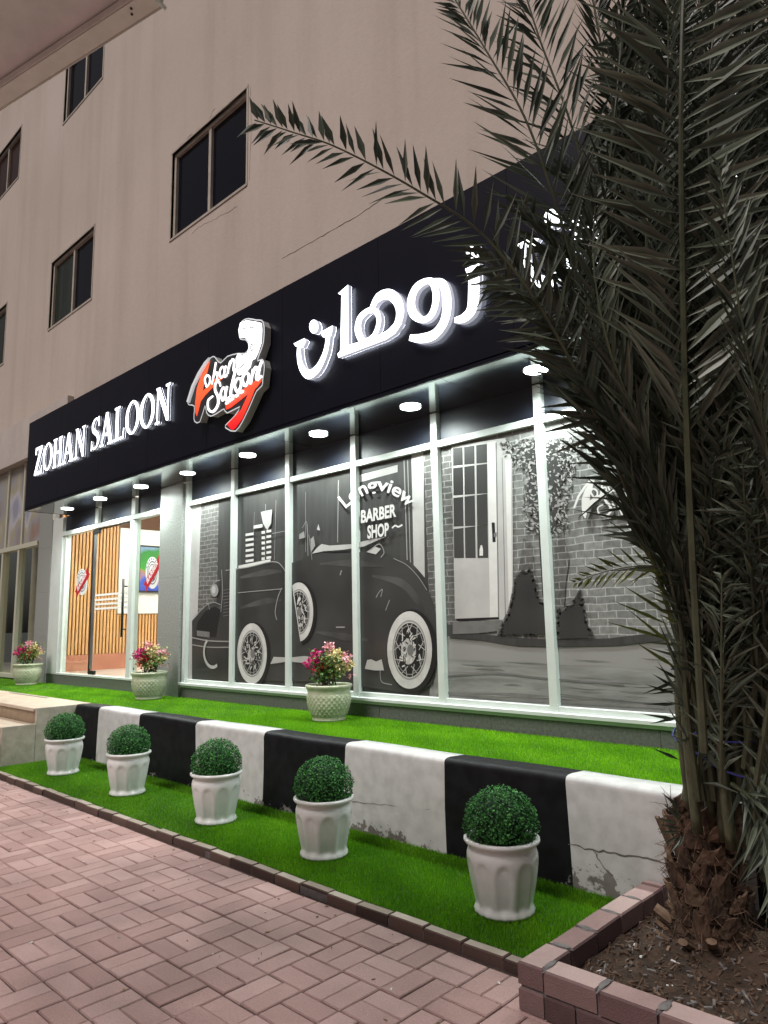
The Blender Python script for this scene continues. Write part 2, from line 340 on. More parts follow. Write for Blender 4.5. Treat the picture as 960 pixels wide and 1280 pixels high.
# prints of the mural (flat artwork): tones of grey
def pr_(name, g, **k): M[name] = mat(name, (g, g*.975, g*.95), .38, spec=.4, coat=.35, **k)
pr_('p_dark', .050, var=.18, vs=3, stretch=(6, 1, .7)); pr_('p_car', .040, var=.30, vs=1.2, detail=2); pr_('p_car2', .060, var=.35, vs=2, detail=2); pr_('p_black', .016); pr_('p_mid', .16, var=.15, vs=6)
pr_('p_light', .44, var=.08, vs=3); pr_('p_white', .62, var=.05, vs=8); pr_('p_tyre', .56, var=.12, vs=6); pr_('p_leafd', .05); pr_('p_leafl', .38); pr_('p_line', .28)
def brickprint(name, c, c2, mo):
    m = bpy.data.materials.new(name); m.use_nodes = True; t = m.node_tree; n = t.nodes; b = n['Principled BSDF']; b.inputs['Roughness'].default_value = .38
    tc = n.new('ShaderNodeTexCoord'); sx = n.new('ShaderNodeSeparateXYZ'); cb = n.new('ShaderNodeCombineXYZ')
    t.links.new(tc.outputs['Object'], sx.inputs[0]); t.links.new(sx.outputs['X'], cb.inputs[0]); t.links.new(sx.outputs['Z'], cb.inputs[1])
    br = n.new('ShaderNodeTexBrick'); br.inputs['Scale'].default_value = 1; br.inputs['Brick Width'].default_value = .135; br.inputs['Row Height'].default_value = .052
    br.inputs['Mortar Size'].default_value = .0042; br.inputs['Mortar Smooth'].default_value = .3; br.inputs['Bias'].default_value = 0
    br.inputs['Color1'].default_value = (*c, 1); br.inputs['Color2'].default_value = (*c2, 1); br.inputs['Mortar'].default_value = (*mo, 1)
    nz = n.new('ShaderNodeTexNoise'); nz.inputs['Scale'].default_value = 5; t.links.new(tc.outputs['Object'], nz.inputs['Vector'])
    ad = n.new('ShaderNodeMixRGB'); ad.blend_type = 'ADD'; ad.inputs[0].default_value = .03; t.links.new(cb.outputs[0], ad.inputs[1]); t.links.new(nz.outputs['Color'], ad.inputs[2])
    t.links.new(ad.outputs[0], br.inputs['Vector']); 
    n2 = n.new('ShaderNodeTexNoise'); n2.inputs['Scale'].default_value = 28; n2.inputs['Detail'].default_value = 6; t.links.new(tc.outputs['Object'], n2.inputs['Vector'])
    mr = n.new('ShaderNodeMapRange'); mr.inputs[1].default_value = .3; mr.inputs[2].default_value = .7; mr.inputs[3].default_value = .75; mr.inputs[4].default_value = 1.2
    t.links.new(n2.outputs['Fac'], mr.inputs[0]); vm = n.new('ShaderNodeVectorMath'); vm.operation = 'SCALE'
    t.links.new(br.outputs['Color'], vm.inputs[0]); t.links.new(mr.outputs[0], vm.inputs['Scale']); t.links.new(vm.outputs[0], b.inputs['Base Color']); return m
M['p_brick'] = brickprint('p_brick', (.215, .215, .205), (.15, .15, .145), (.37, .38, .37))
M['p_brickd'] = brickprint('p_brickd', (.085, .082, .078), (.13, .125, .12), (.26, .26, .25))
M['p_road'] = mat('p_road', (.30, .30, .29), .38, c2=(.17, .17, .165), vs=1.6, stretch=(1, 1, 9), detail=8)

# ================================================================== SETTING
XL, XR = -19.0, 2.6
g = MB().box(-400, 400, -400, 400, -.30, -.06).build('ground', M['asphalt']); tag(g, kind='structure')
ZT = .54       # terrace turf level
ZL = .045      # lower turf level
WY0, WY1 = -1.203, -1.005

pav = empty('pavement', kind='structure')
MB().box(-19, 3.2, -8.5, -2.04, -.055, -.007).build('sand_bed', M['subbase'], pav)
A = .203; GX, GY = -2.218, -2.062
def brick_mesh(nm, m, lx, ly, h, b=.0035):
    q = MB().bbox(-lx/2, lx/2, -ly/2, ly/2, -h, 0, b)
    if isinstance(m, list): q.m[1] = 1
    me = q.mesh(nm, m); set_tone(me, [0]*len(me.vertices)); return me
pm = brick_mesh('paver_brick', M['paver'], A-.006, A/2-.006, .03, .004)
cells = []
for i in range(-80, 26):
    for j in range(0, 31):
        cx = GX+A*(i+.5); cy = GY-A*(j+.5)
        perp = (i+j) % 2 == 0
        for k in (-1, 1):
            if perp: x, y, rz = cx+k*A/4, cy, math.pi/2
            else: x, y, rz = cx, cy+k*A/4, 0
            if x > 3 or x < -18.5: continue
            p = Vector((x, y, 0)); q = p-CAM; Z = q.dot(FW); vis = False
            if Z > .3:
                a, b, _ = PR(p); vis = -30 < a < 990 and b < 1320 and (a > 0 or True)
            cells.append((0 if vis else 1, q.length, x, y, rz))
cells.sort()
rest = MB(); tones = []
for n_, (nv, d, x, y, rz) in enumerate(cells):
    T = Matrix.Translation((x+random.uniform(-.0012, .0012), y+random.uniform(-.0012, .0012), random.gauss(0, .0011))) @ Matrix.Rotation(rz+random.gauss(0, .007), 4, 'Z') @ Matrix.Rotation(random.gauss(0, .004), 4, 'X') @ Matrix.Rotation(random.gauss(0, .004), 4, 'Y')
    if n_ < 290:
        o = link('paver_brick', pm, pav); o.matrix_local = T
    else:
        l, wd = A-.006, A/2-.006
        rest.bbox(-l/2, l/2, -wd/2, wd/2, -.03, 0, .004, T=T); tones += [random.random()]*12
o = rest.build('paver_field', M['paver'], pav); set_tone(o.data, tones); tag(o, kind='stuff')

q = MB()
for i in range(110):
    p = Vector((random.uniform(-7, -.9), -2.07-abs(random.gauss(0, .55)), .003)); L = random.uniform(.003, .009)*(2.2 if i < 5 else 1); wd = L*random.uniform(.12, .5); T = Matrix.Translation(p) @ Matrix.Rotation(random.uniform(0, 6.3), 4, 'Z') @ Matrix.Rotation(random.gauss(0, .3), 4, 'X')
    q.box(-L, L, -wd, wd, -.001, .002, random.choice((0, 0, 1, 2)) if i > 6 else 1, T=T)
o = q.build('pavement_litter', [M['litterleaf'], M['litterwhite'], M['litterleaf']]); tag(o, kind='stuff')
# kerb of bricks on edge between pavement and lower turf
ked = empty('turf_edging', kind='structure')
km = brick_mesh('edging_brick', [M['kerbside_shaded'], M['kerbtop_lit']], .2, .054, .075, .005)
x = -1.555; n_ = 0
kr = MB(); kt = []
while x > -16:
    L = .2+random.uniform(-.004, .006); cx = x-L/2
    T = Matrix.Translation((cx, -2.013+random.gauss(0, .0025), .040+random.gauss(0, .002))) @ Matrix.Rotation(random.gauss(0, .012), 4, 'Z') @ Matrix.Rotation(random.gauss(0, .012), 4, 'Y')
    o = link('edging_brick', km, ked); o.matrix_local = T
    x -= L+.004
MB().box(-16, -1.57, -2.036, -1.99, -.04, .026).build('edging_mortar', M['mortar'], ked)

# lower turf strip and raised terrace
lt = MB().box(-7.7, -1.5, -1.99, WY0-.001, -.05, ZL-.012).build('lower_turf_bed', M['turfbase']); tag(lt, kind='structure')
sl_ = MB().box(-19, 3.0, WY1+.0, 4.5, -.05, ZT-.028).build('terrace', M['rawconcrete']); tag(sl_, kind='structure')
ut = MB().box(-18, 2.4, WY1+.004, -.004, ZT-.027, ZT-.012).build('terrace_turf_bed', M['turfbase']); tag(ut, kind='structure')
def grass(name, regions, m, hmin, hmax, label=None):
    V = []; T = []
    for (x0, x1, y0, y1, z, dens) in regions:
        n = int((x1-x0)*(y1-y0)*dens)
        x = rng.uniform(x0, x1, n); y = rng.uniform(y0, y1, n); h = rng.uniform(hmin, hmax, n)
        a = rng.uniform(0, 2*np.pi, n); wd = rng.uniform(.0010, .0020, n)
        lean = h*rng.uniform(.1, .9, n); la = rng.uniform(0, 2*np.pi, n)
        p = np.stack([x, y, np.full(n, z-.013)], 1); dx = np.stack([np.cos(a)*wd, np.sin(a)*wd, 0*a], 1)
        tip = p+np.stack([np.cos(la)*lean, np.sin(la)*lean, h+.006], 1)
        V.append(np.stack([p-dx, p+dx, tip], 1).reshape(-1, 3))
        t = np.clip(rng.normal(.5, .22, n), 0, 1); patch = .12*np.sin(x*3.1+2*np.sin(y*7))+.08*np.sin(x*11+y*13)
        t = np.clip(t+patch, 0, 1)
        T.append(np.stack([t*.55, t*.55, t], 1).reshape(-1))
    V = np.concatenate(V); T = np.concatenate(T); n = len(V)//3
    me = bpy.data.meshes.new(name); me.vertices.add(len(V)); me.vertices.foreach_set('co', V.ravel())
    me.loops.add(len(V)); me.loops.foreach_set('vertex_index', np.arange(len(V), dtype=np.int32))
    me.polygons.add(n); me.polygons.foreach_set('loop_start', np.arange(0, 3*n, 3, dtype=np.int32)); me.polygons.foreach_set('loop_total', np.full(n, 3, dtype=np.int32))
    me.update(calc_edges=True); me.materials.append(m); set_tone(me, T)
    o = link(name, me); tag(o, kind='stuff'); return o
grass('lower_turf_grass', [(-4.2, -1.57, -1.985, WY0-.004, ZL, 52000), (-7.62, -4.2, -1.985, WY0-.004, ZL, 30000)], M['grasslow'], .008, .017)
grass('terrace_turf_grass', [(-5.5, .2, WY1+.01, -.02, ZT, 32000), (-10, -5.5, WY1+.01, -.02, ZT, 16000), (-16, -10, WY1+.01, -.02, ZT, 7000)], M['grass'], .007, .014)

tb = MB().box(-18, 2.4, WY1-.012, WY1+.003, ZT-.03, ZT+.006).build('turf_edge_trim', M['blackmetal']); tag(tb, kind='structure')
# granite plinth under the shopfront
pl = empty('granite_plinth', kind='structure')
xs = [-11.46, -10.3, -9.2, -8.07, -7.62, -6.6, -5.5, -4.35, -3.2, -1.93, -.9, .2, 1.3, 2.4]
for a, b in zip(xs[:-1], xs[1:]):
    MB().box(a+.0015, b-.0015, -.045+random.uniform(-.001, .001), .30, ZT-.03, .672).build('plinth_slab', M['granite'], pl)

# ================================================================== RETAINING WALL (black and white)
bx = [-16.0]
tops = [(88, 878), (123, 883), (174, 891), (245, 903), (329, 912.5), (430, 927.5), (555, 947.5), (708, 972.5)]
edges = [U(a, b, WY0)[0] for a, b in tops]
edges[0] = -7.66
edges += [-1.08, -.2, .7, 1.6, 2.5]
rw = empty('retaining_wall', (-3.5, -1.1, 0), 'low retaining wall painted in black and white bands below the shop turf', 'wall')
rw['category'] = 'wall'; OFF = Vector((-3.5, -1.1, 0))
def wall_block(a, b, m, i):
    q = MB(); prof = [(WY0, -.04), (WY0, .28), (WY0, .520), (WY0+.004, .538), (WY0+.013, .550), (WY0+.030, .557), (WY0+.07, .559), (WY1, .552), (WY1, ZT-.03)]
    nu = max(3, int((b-a)/.12)); rows = []
    for k, (y, z) in enumerate(prof):
        for u in range(nu+1):
            x = a+(b-a)*u/nu
            e = 0
            if u == 0: e = .010*math.sin(z*17+a*9)
            if u == nu: e = .010*math.sin(z*17+b*9)
            yy = y + (.003*math.sin(x*7.3+z*5) if k < 6 else 0)
            rows.append((x+e-OFF.x, yy-OFF.y, z+.0025*math.sin(x*5.1)*(k > 2) ))
    n = nu+1
    q.add(rows, [(k*n+u, k*n+u+1, (k+1)*n+u+1, (k+1)*n+u) for k in range(len(prof)-1) for u in range(nu)])
    for u in (0, nu):
        q.add([rows[k*n+u] for k in range(len(prof))], [tuple(range(len(prof)))])
    return q.build('painted_band', m, rw, smooth=True)
def damage(base, raw, lo, thr):          # paint worn off low on the wall, in patches
    m = bpy.data.materials.new(base.name+'_worn'); m.use_nodes = True; t = m.node_tree; n = t.nodes; b = n['Principled BSDF']
    tc = n.new('ShaderNodeTexCoord'); no = n.new('ShaderNodeTexNoise'); no.inputs['Scale'].default_value = 7; no.inputs['Detail'].default_value = 9; no.inputs['Roughness'].default_value = .75
    t.links.new(tc.outputs['Object'], no.inputs['Vector']); sx = n.new('ShaderNodeSeparateXYZ'); t.links.new(tc.outputs['Object'], sx.inputs[0])
    mr = n.new('ShaderNodeMapRange'); mr.inputs[1].default_value = .0; mr.inputs[2].default_value = lo; mr.inputs[3].default_value = .30; mr.inputs[4].default_value = 0
    t.links.new(sx.outputs['Z'], mr.inputs[0]); ad = n.new('ShaderNodeMath'); ad.operation = 'ADD'; t.links.new(no.outputs['Fac'], ad.inputs[0]); t.links.new(mr.outputs[0], ad.inputs[1])
    cr = n.new('ShaderNodeValToRGB'); cr.color_ramp.elements[0].position = thr; cr.color_ramp.elements[1].position = thr+.02; t.links.new(ad.outputs[0], cr.inputs[0])
    n2 = n.new('ShaderNodeTexNoise'); n2.inputs['Scale'].default_value = 12; n2.inputs['Detail'].default_value = 8; t.links.new(tc.outputs['Object'], n2.inputs['Vector'])
    c1 = n.new('ShaderNodeValToRGB'); a_, b_ = base['cols']; c1.color_ramp.elements[0].color = (*a_, 1); c1.color_ramp.elements[1].color = (*b_, 1); c1.color_ramp.elements[0].position = .35; c1.color_ramp.elements[1].position = .6
    c2 = n.new('ShaderNodeValToRGB'); a_, b_ = raw; c2.color_ramp.elements[0].color = (*a_, 1); c2.color_ramp.elements[1].color = (*b_, 1)
    t.links.new(n2.outputs['Fac'], c1.inputs[0]); t.links.new(n2.outputs['Fac'], c2.inputs[0])
    mm = n.new('ShaderNodeMix'); mm.data_type = 'RGBA'; t.links.new(cr.outputs[0], mm.inputs[0]); t.links.new(c1.outputs[0], mm.inputs[6]); t.links.new(c2.outputs[0], mm.inputs[7])
    t.links.new(mm.outputs[2], b.inputs['Base Color']); b.inputs['Roughness'].default_value = .55; b.inputs['Specular IOR Level'].default_value = .18
    bp = n.new('ShaderNodeBump'); bp.inputs['Strength'].default_value = .25; bp.inputs['Distance'].default_value = .01; t.links.new(n2.outputs['Fac'], bp.inputs['Height']); t.links.new(bp.outputs[0], b.inputs['Normal'])
    return m
M['whitepaint']['cols'] = ((.50, .495, .49), (.60, .595, .59)); M['blackpaint']['cols'] = ((.005, .005, .006), (.010, .010, .013))
WW = damage(M['whitepaint'], ((.10, .09, .08), (.26, .24, .22)), .30, .775)
WB = damage(M['blackpaint'], ((.12, .115, .11), (.32, .30, .29)), .30, .82)
WL = damage(M['whitepaint'], ((.10, .09, .08), (.30, .28, .26)), .42, .735)
for i, (a, b) in enumerate(zip(edges[:-1], edges[1:])): wall_block(a, b, WB if i % 2 == 0 else (WL if i == 7 else WW), i)
# cracks on the white band beside the palm
def crack(pts, y, r, parent, m, off=Vector((0, 0, 0)), nm='crack', jit=.006):
    P = []
    for i, p in enumerate(pts[:-1]):
        a = Vector((p[0], y, p[1])); b = Vector((pts[i+1][0], y, pts[i+1][1])); k = 7
        for j in range(k):
            q = a.lerp(b, j/k); P.append(q+Vector((random.uniform(-jit, jit), 0, random.uniform(-jit, jit)))-off)
    return MB().tube(P, [r*random.uniform(.5, 1.3) for _ in P], 4).build(nm, m, parent)
crack([U(*p, WY0) for p in [(711, 1055), (740, 1062), (775, 1067), (815, 1074), (860, 1086)]], WY0-.001, .0028, rw, M['rawconcrete'], OFF)
crack([U(*p, WY0) for p in [(742, 1062), (752, 1080), (768, 1098)]], WY0-.001, .0025, rw, M['rawconcrete'], OFF)
crack([U(*p, WY0) for p in [(440, 1001), (490, 1008), (545, 1013)]], WY0-.001, .0012, rw, M['rawconcrete'], OFF)

# ================================================================== STEPS
st = empty('entrance_steps', (-8.6, -1.6, 0), 'cream and brown stone steps at the left end of the striped wall', 'steps')
so_ = Vector((-8.6, -1.6, 0))
def sbox(nm, m, x0, x1, y0, y1, z0, z1, bev=.003): return MB().bbox(x0-so_.x, x1-so_.x, y0-so_.y, y1-so_.y, z0, z1, bev).build(nm, m, st)
lv = [(.55, -1.24, -1.60), (.40, -1.60, -1.92), (.25, -1.92, -2.24), (.10, -2.24, -2.56)]
for i, (z, y1, y0) in enumerate(lv):
    zb = -.05
    sbox('riser', M['step_riser'], -11.8, -7.70, y0+.012, y1 if i else -1.0, zb, z-.03)
    for a in range(5):
        x0 = -11.8+a*.8165; sbox('tread', M['step_tread'], x0+.001, x0+.8155, y0-.008, y1-.01 if i else -1.02, z-.0295, z+.001, .005)
    sbox('side_panel', M['step_side'], -7.695, -7.66, y0+.004, y1 if i else WY0-.002, zb, z+.004)
sbox('drain_slot', M['blackmetal'], -9.9, -8.7, -1.1, -1.075, .548, .5535, .001)

# ================================================================== PLANTER (brick)
PX, PY, PH = -1.55, -2.257, .158
pe = empty('brick_planter', (PX, PY, 0), 'low red brick planter wall around the palm, open on the turf corner', 'planter')
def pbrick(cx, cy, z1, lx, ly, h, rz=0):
    me = brick_mesh('brick', [M['pbrick'], M['pbricktop_lit']], lx, ly, h, .006)
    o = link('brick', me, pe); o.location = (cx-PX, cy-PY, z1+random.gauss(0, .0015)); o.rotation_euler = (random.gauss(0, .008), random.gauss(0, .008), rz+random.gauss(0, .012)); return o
hb = .072
# left side wall (runs to the retaining wall), two courses laid flat, 0.1 m wide
y = PY+.006
for cse, z1 in ((0, PH-hb-.008), (1, PH)):
    y = PY+(.0 if cse else -.0)
    first = True
    while y < WY0-.02:
        L = .2 if not (first and cse == 0) else .1
        L = min(L, WY0-.004-y)
        if L > .03: pbrick(PX+.05, y+L/2, z1, .098, L-.008, hb)
        y += L; first = False
    x = PX+.102
    if cse == 0: x = PX+.102
    first = True
    while x < 1.6:
        L = .2 if not (first and cse == 0) else .12
        pbrick(x+L/2, PY+.05, z1, L-.009, .098, hb); x += L; first = False
pbrick(PX+.05, PY+.05, -.006, .098, .098, .06)
mo = MB(); mo.box(.008, .092, .012, WY0-.01-PY, -.05, PH-.010); mo.box(.092, 3.1, .012, .088, -.05, PH-.010); mo.build('mortar_core', M['mortar'], pe)
for k, (cx, cy, sx, sy) in enumerate([(PX+.06, PY+.205, .05, .02), (PX+.05, PY+.4, .045, .016), (PX+.05, PY+.60, .045, .018), (PX+.055, PY+.80, .04, .015), (PX+.105, PY+.05, .016, .05), (PX+.305, PY+.05, .018, .05), (PX+.505, PY+.045, .022, .048), (PX+.70, PY+.05, .018, .045)]):
    q = MB(); nn = 14
    q.add([(cx-PX+sx*math.cos(t)*random.uniform(.55, 1.15), cy-PY+sy*math.sin(t)*random.uniform(.3, 1.5), PH-.004) for t in [2*math.pi*i/nn for i in range(nn)]] +
          [(cx-PX+.7*sx*math.cos(t), cy-PY+.7*sy*math.sin(t), PH+.004) for t in [2*math.pi*i/nn for i in range(nn)]],
          [(i, (i+1) % nn, (i+1) % nn+nn, i+nn) for i in range(nn)]+[tuple(range(nn, 2*nn))]); q.build('mortar_smear', M['mortar'], pe)
# soil
def soilz(x, y): return .075+.018*math.sin(x*9+1)*math.cos(y*7)+.010*math.sin(x*31)*math.sin(y*27)+.05*math.exp(-((x+1.17)**2+(y+1.42)**2)/.05)
sx0, sx1, sy0, sy1 = PX+.1, 2.3, PY+.1, WY0
nx, ny = 150, 50
q = MB(); q.grid(lambda i, j: (sx0+(sx1-sx0)*i/(nx-1), sy0+(sy1-sy0)*j/(ny-1), soilz(sx0+(sx1-sx0)*i/(nx-1), sy0+(sy1-sy0)*j/(ny-1))+random.uniform(-.004, .004)), nx, ny, wrap=False)
o = q.build('soil', M['soil'], smooth=False); tag(o, kind='structure')
q = MB()
for i in range(3000):
    x = random.uniform(sx0, .4); y = random.uniform(sy0, sy1); z = soilz(x, y)+.003; a = random.uniform(0, 6.28)
    L = random.uniform(.004, .022); wd = random.uniform(.0012, .005); T = Matrix.Translation((x, y, z)) @ Matrix.Rotation(a, 4, 'Z') @ Matrix.Rotation(random.gauss(0, .5), 4, 'Y')
    q.box(-L, L, -wd, wd, -wd*.6, wd*.6, random.choice((0, 0, 0, 0, 0, 1, 2)) if random.random() < .988 else 3, T=T)
o = q.build('soil_litter', [M['bark'], M['boot'], M['mortar'], M['stickwhite']]); tag(o, kind='stuff')

# ================================================================== APARTMENT BUILDING
bd = empty('apartment_building', (0, .3, 0), 'beige plastered apartment block with dark sliding windows above the shop', 'building')
BO = Vector((0, .3, 0))
def shift(mb, off): mb.v = [(v[0]-off.x, v[1]-off.y, v[2]-off.z) for v in mb.v]; return mb
def wall_holes(x0, x1, z0, z1, holes, depth):
    q = MB(); X = sorted({x0, x1, *[h[0] for h in holes], *[h[1] for h in holes]}); Z = sorted({z0, z1, *[h[2] for h in holes], *[h[3] for h in holes]})
    def inh(a, b): return any(h[0] < a < h[1] and h[2] < b < h[3] for h in holes)
    for a, b in zip(X[:-1], X[1:]):
        for c, d in zip(Z[:-1], Z[1:]):
            if not inh((a+b)/2, (c+d)/2): q.add([(a, 0, c), (b, 0, c), (b, 0, d), (a, 0, d)], [(0, 1, 2, 3)])
    for a, b, c, d in holes:
        q.add([(a, 0, c), (b, 0, c), (b, 0, d), (a, 0, d), (a, depth, c), (b, depth, c), (b, depth, d), (a, depth, d)],
              [(0, 4, 5, 1), (1, 5, 6, 2), (2, 6, 7, 3), (3, 7, 4, 0)])
    return q
wins = [(-8.14, -6.42, 6.475, 7.735), (-12.22, -10.55, 6.475, 7.70), (-16.1, -14.42, 6.475, 7.70),
        (-8.14, -6.42, 10.33, 11.56), (-12.05, -10.50, 10.33, 11.56), (-15.85, -14.22, 10.33, 11.45),
        (-4.2, -2.5, 6.475, 7.735), (-.3, 1.4, 6.475, 7.735), (-4.2, -2.5, 10.33, 11.56)]
wins = wins[:6]
q = wall_holes(XL, XR, 4.2, 17, wins, .16); q.box(XL, XR, .16, 9, 4.2, 17)
q.box(XL, -14.9, 0.0, .3, -.05, .6) if False else None
shift(q, BO).build('wall', M['wall'], bd)
for (a, b, c, d) in wins:
    f = MB(); t = .05
    f.box(a-.02, b+.02, -.012, .075, d, d+.03); 
    f.box(a, a+t, .03, .085, c, d); f.box(b-t, b, .03, .085, c, d); f.box(a+t, b-t, .03, .085, c, c+t); f.box(a+t, b-t, .03, .085, d-t, d)
    f.box(a-.02, b+.02, -.012, .08, c-.03, c); f.box(a-.03, a, -.008, .08, c-.03, d+.03); f.box(b, b+.03, -.008, .08, c-.03, d+.03)
    W = shift(f, BO).build('window', M['winframe'], bd)
    m = (a+b)/2
    shift(MB().box(m-.028, m+.028, .04, .10, c+t, d-t), BO).build('mullion', M['winframe'], W)
    for u0, u1, y in ((a+t, m-.028, .070), (m+.028, b-t, .078)):
        shift(MB().box(u0, u1, y, y+.006, c+t, d-t), BO).build('pane', M['brownglass'] if (a, c) == (-15.85, 10.33) else (M['greenglass'] if (a == -12.22 and u0 == a+t) or a == -16.1 else M['darkglass']), W)
def wcrack(pts, r, m=M['crack'], jit=.012): return crack([U(a, b, -.001) for a, b in pts], -.001, r, bd, m, BO, 'hairline_crack', jit)
wcrack([(353, 323), (385, 305), (420, 285), (450, 268), (478, 248), (500, 238)], .0035, jit=.006)
wcrack([(240, 292), (247, 285), (262, 277), (280, 268), (300, 256)], .0022, jit=.012)
wcrack([(221, 186), (235, 172), (262, 150), (300, 122), (313, 108)], .004, jit=.008)
wcrack([(313, 108), (314, 160), (311, 235)], .003, jit=.005); wcrack([(59, 412), (64, 405)], .004); wcrack([(112, 290), (119, 281)], .004)
wcrack([(262, 150), (266, 138), (270, 134)], .003)
# neighbour shop on the left: everything left of the granite pillar
nb = empty('neighbour_shopfront', (-14, 0, .5), 'dim glazed shopfront left of the black sign, colourful posters in its upper panes', 'shopfront'); NO = Vector((-14, 0, .5))
def nbx(nm, m, *b): return shift(MB().box(*b), NO).build(nm, m, nb)
nbx('cornice', M['cornice'], XL, -11.02, -.10, .06, 4.30, 4.98)
nbx('ledge', M['cornice'], XL, -11.02, -.13, .05, 4.235, 4.298)
for x in (-12.86, -13.62, -14.55, -15.5, -16.5): nbx('mullion', M['nframe'], x-.04, x+.04, -.06, .05, .62, 2.70); nbx('upper_mullion', M['nframe'], x-.03, x+.03, -.03, .05, 2.78, 4.22)
nbx('transom', M['nframe'], XL, -12.02, -.07, .05, 2.70, 2.775); nbx('sill', M['nframe'], XL, -12.02, -.08, .05, .56, .62)
nbx('low_plinth', M['granite'], XL, -12.02, -.05, .05, .40, .56)
# blurred advertising films in the upper panes
ad = bpy.data.materials.new('advert_film'); ad.use_nodes = True; t_ = ad.node_tree; n_ = t_.nodes
tc = n_.new('ShaderNodeTexCoord'); mp = n_.new('ShaderNodeMapping'); mp.inputs['Scale'].default_value = (1.5, 1, .8); nz = n_.new('ShaderNodeTexNoise'); nz.inputs['Scale'].default_value = 1.1; nz.inputs['Detail'].default_value = 1.5
cr = n_.new('ShaderNodeValToRGB'); els = cr.color_ramp.elements
for i, (p, c) in enumerate([(.30, (.26, .12, .11)), (.40, (.28, .20, .16)), (.48, (.30, .30, .32)), (.54, (.36, .33, .22)), (.60, (.46, .46, .50)), (.68, (.28, .29, .36))]):
    e = els[i] if i < 2 else els.new(p); e.position = p; e.color = (*c, 1)
t_.links.new(tc.outputs['Object'], mp.inputs[0]); t_.links.new(mp.outputs[0], nz.inputs['Vector']); t_.links.new(nz.outputs['Fac'], cr.inputs[0])
t_.links.new(cr.outputs[0], n_['Principled BSDF'].inputs['Base Color']); n_['Principled BSDF'].inputs['Roughness'].default_value = .25
xn = [XL, -16.5, -15.5, -14.55, -13.62, -12.86, -12.02]
for a, b in zip(xn[:-1], xn[1:]):
    nbx('advert_panel', ad, a+.035, b-.035, -.0, .01, 2.79, 4.21)
    nbx('pane', M['glass'], a+.045, b-.045, -.004, .004, .63, 2.69)
nbx('room_back', M['beige'], XL, -11.9, 2.4, 2.5, .5, 4.1); nbx('room_floor', M['roomfloor'], XL, -11.9, .06, 2.4, .5, .56); nbx('room_ceiling', M['beige'], XL, -11.9, .06, 2.4, 4.1, 4.2)
nbx('room_side', M['beige'], -11.9, -11.8, .06, 2.4, .5, 4.1); nbx('counter', M['granite'], -15.5, -12.6, 1.6, 2.0, .56, 1.35); nbx('added_light_panel', M['ndim'], -15, -12.5, .9, 1.3, 4.07, 4.095)  # last box: unseen emissive panel, added to brighten this room
pdn = empty('pendant_lamp', (-13.4, 1.0, 4.0), 'warm glowing pendant lamp behind the glass of the neighbouring shop', 'lamp')
bp_ = PR((-13.4, 1.0, 2.0))
MB().tube([(0, 0, 0), (0, 0, -2.05)], .006).build('cord', M['blackmetal'], pdn)
q = MB(); q.grid(lambda i, j: (.07*math.sin(math.pi*(j+.3)/8.6)*math.cos(i*math.pi/6), .07*math.sin(math.pi*(j+.3)/8.6)*math.sin(i*math.pi/6), -2.13+.10*math.cos(math.pi*(j+.3)/8.6)), 12, 9); q.build('bulb', M['bulb'], pdn, True)

# granite pillars beside the entrance
def pillar(x0, x1, y0, z1, label, m=M['granite_light']):
    e = empty('granite_pillar', ((x0+x1)/2, y0, ZT), label, 'pillar', 'granite pillars of the shopfront')
    o_ = Vector(((x0+x1)/2, y0, ZT)); zs = [ZT-.02, 1.22, 1.92, 2.62, z1]
    for a, b in zip(zs[:-1], zs[1:]): shift(MB().bbox(x0, x1, y0, y0+.42, a+.001, b-.0015, .002), o_).build('cladding_slab', m, e)
pillar(-11.98, -11.46, -.06, 4.25, 'grey granite pillar between the neighbouring shop and the entrance')
pillar(-8.07, -7.56, -.075, 3.052, 'grey granite pillar between the entrance and the car mural')
pillar(2.0, 2.4, -.07, 3.052, 'grey granite pillar at the far right end of the glazing')

# ================================================================== BLACK SIGN
SY, SB, STP = -.681, 3.053, 4.385; SX0, SX1 = -10.92, 2.5
sg = empty('sign_fascia', (-5, SY, SB), 'long black fascia box across the shopfront with glossy soffit', 'sign'); SO = Vector((-5, SY, SB))
px_ = [SX0, -9.75, -8.53, -7.31, -6.09, -4.87, -3.65, -2.43, -1.21, .01, 1.23, SX1]
for a, b in zip(px_[:-1], px_[1:]):
    shift(MB().box(a+.0015, b-.0015, SY, SY+.02, SB+.004, STP), SO).build('front_panel', M['signblack'], sg)
shift(MB().box(SX0+.01, SX1-.01, SY+.021, -.002, STP-.03, STP-.004), SO).build('top_cover', M['signblack'], sg)
shift(MB().box(SX0, SX0+.02, SY+.021, -.003, SB+.004, STP-.031), SO).build('end_panel', M['signblack'], sg)
shift(MB().box(SX0+.03, SX1-.03, SY+.022, SY+.03, SB+.03, STP-.04), SO).build('inner_frame', M['seam'], sg)
sp = [SX0, -10.0, -8.9, -7.53, -6.28, -5.2, -4.12, -3.078, -2.03, -.95, .13, 1.3, SX1]
for a, b in zip(sp[:-1], sp[1:]):
    T = Matrix.Translation(((a+b)/2, SY/2, SB)) @ Matrix.Rotation(random.uniform(-.003, .003), 4, 'X') @ Matrix.Rotation(random.uniform(-.003, .003), 4, 'Y')
    h = (b-a)/2-.002; q = MB(); nn = 12; mm = 6
    bow = random.uniform(-.004, .006)
    q.grid(lambda i, j: T @ Vector((-h+2*h*i/nn, SY/2+.003+(-SY-.006)*j/mm, .006+bow*math.sin(math.pi*i/nn)*math.sin(math.pi*j/mm))), nn+1, mm+1, wrap=False)
    shift(q, SO).build('soffit_panel', M['soffit'], sg, True)
shift(MB().box(SX0, SX1, SY, -.0, SB+.03, SB+.04), SO).build('soffit_backing', M['seam'], sg)
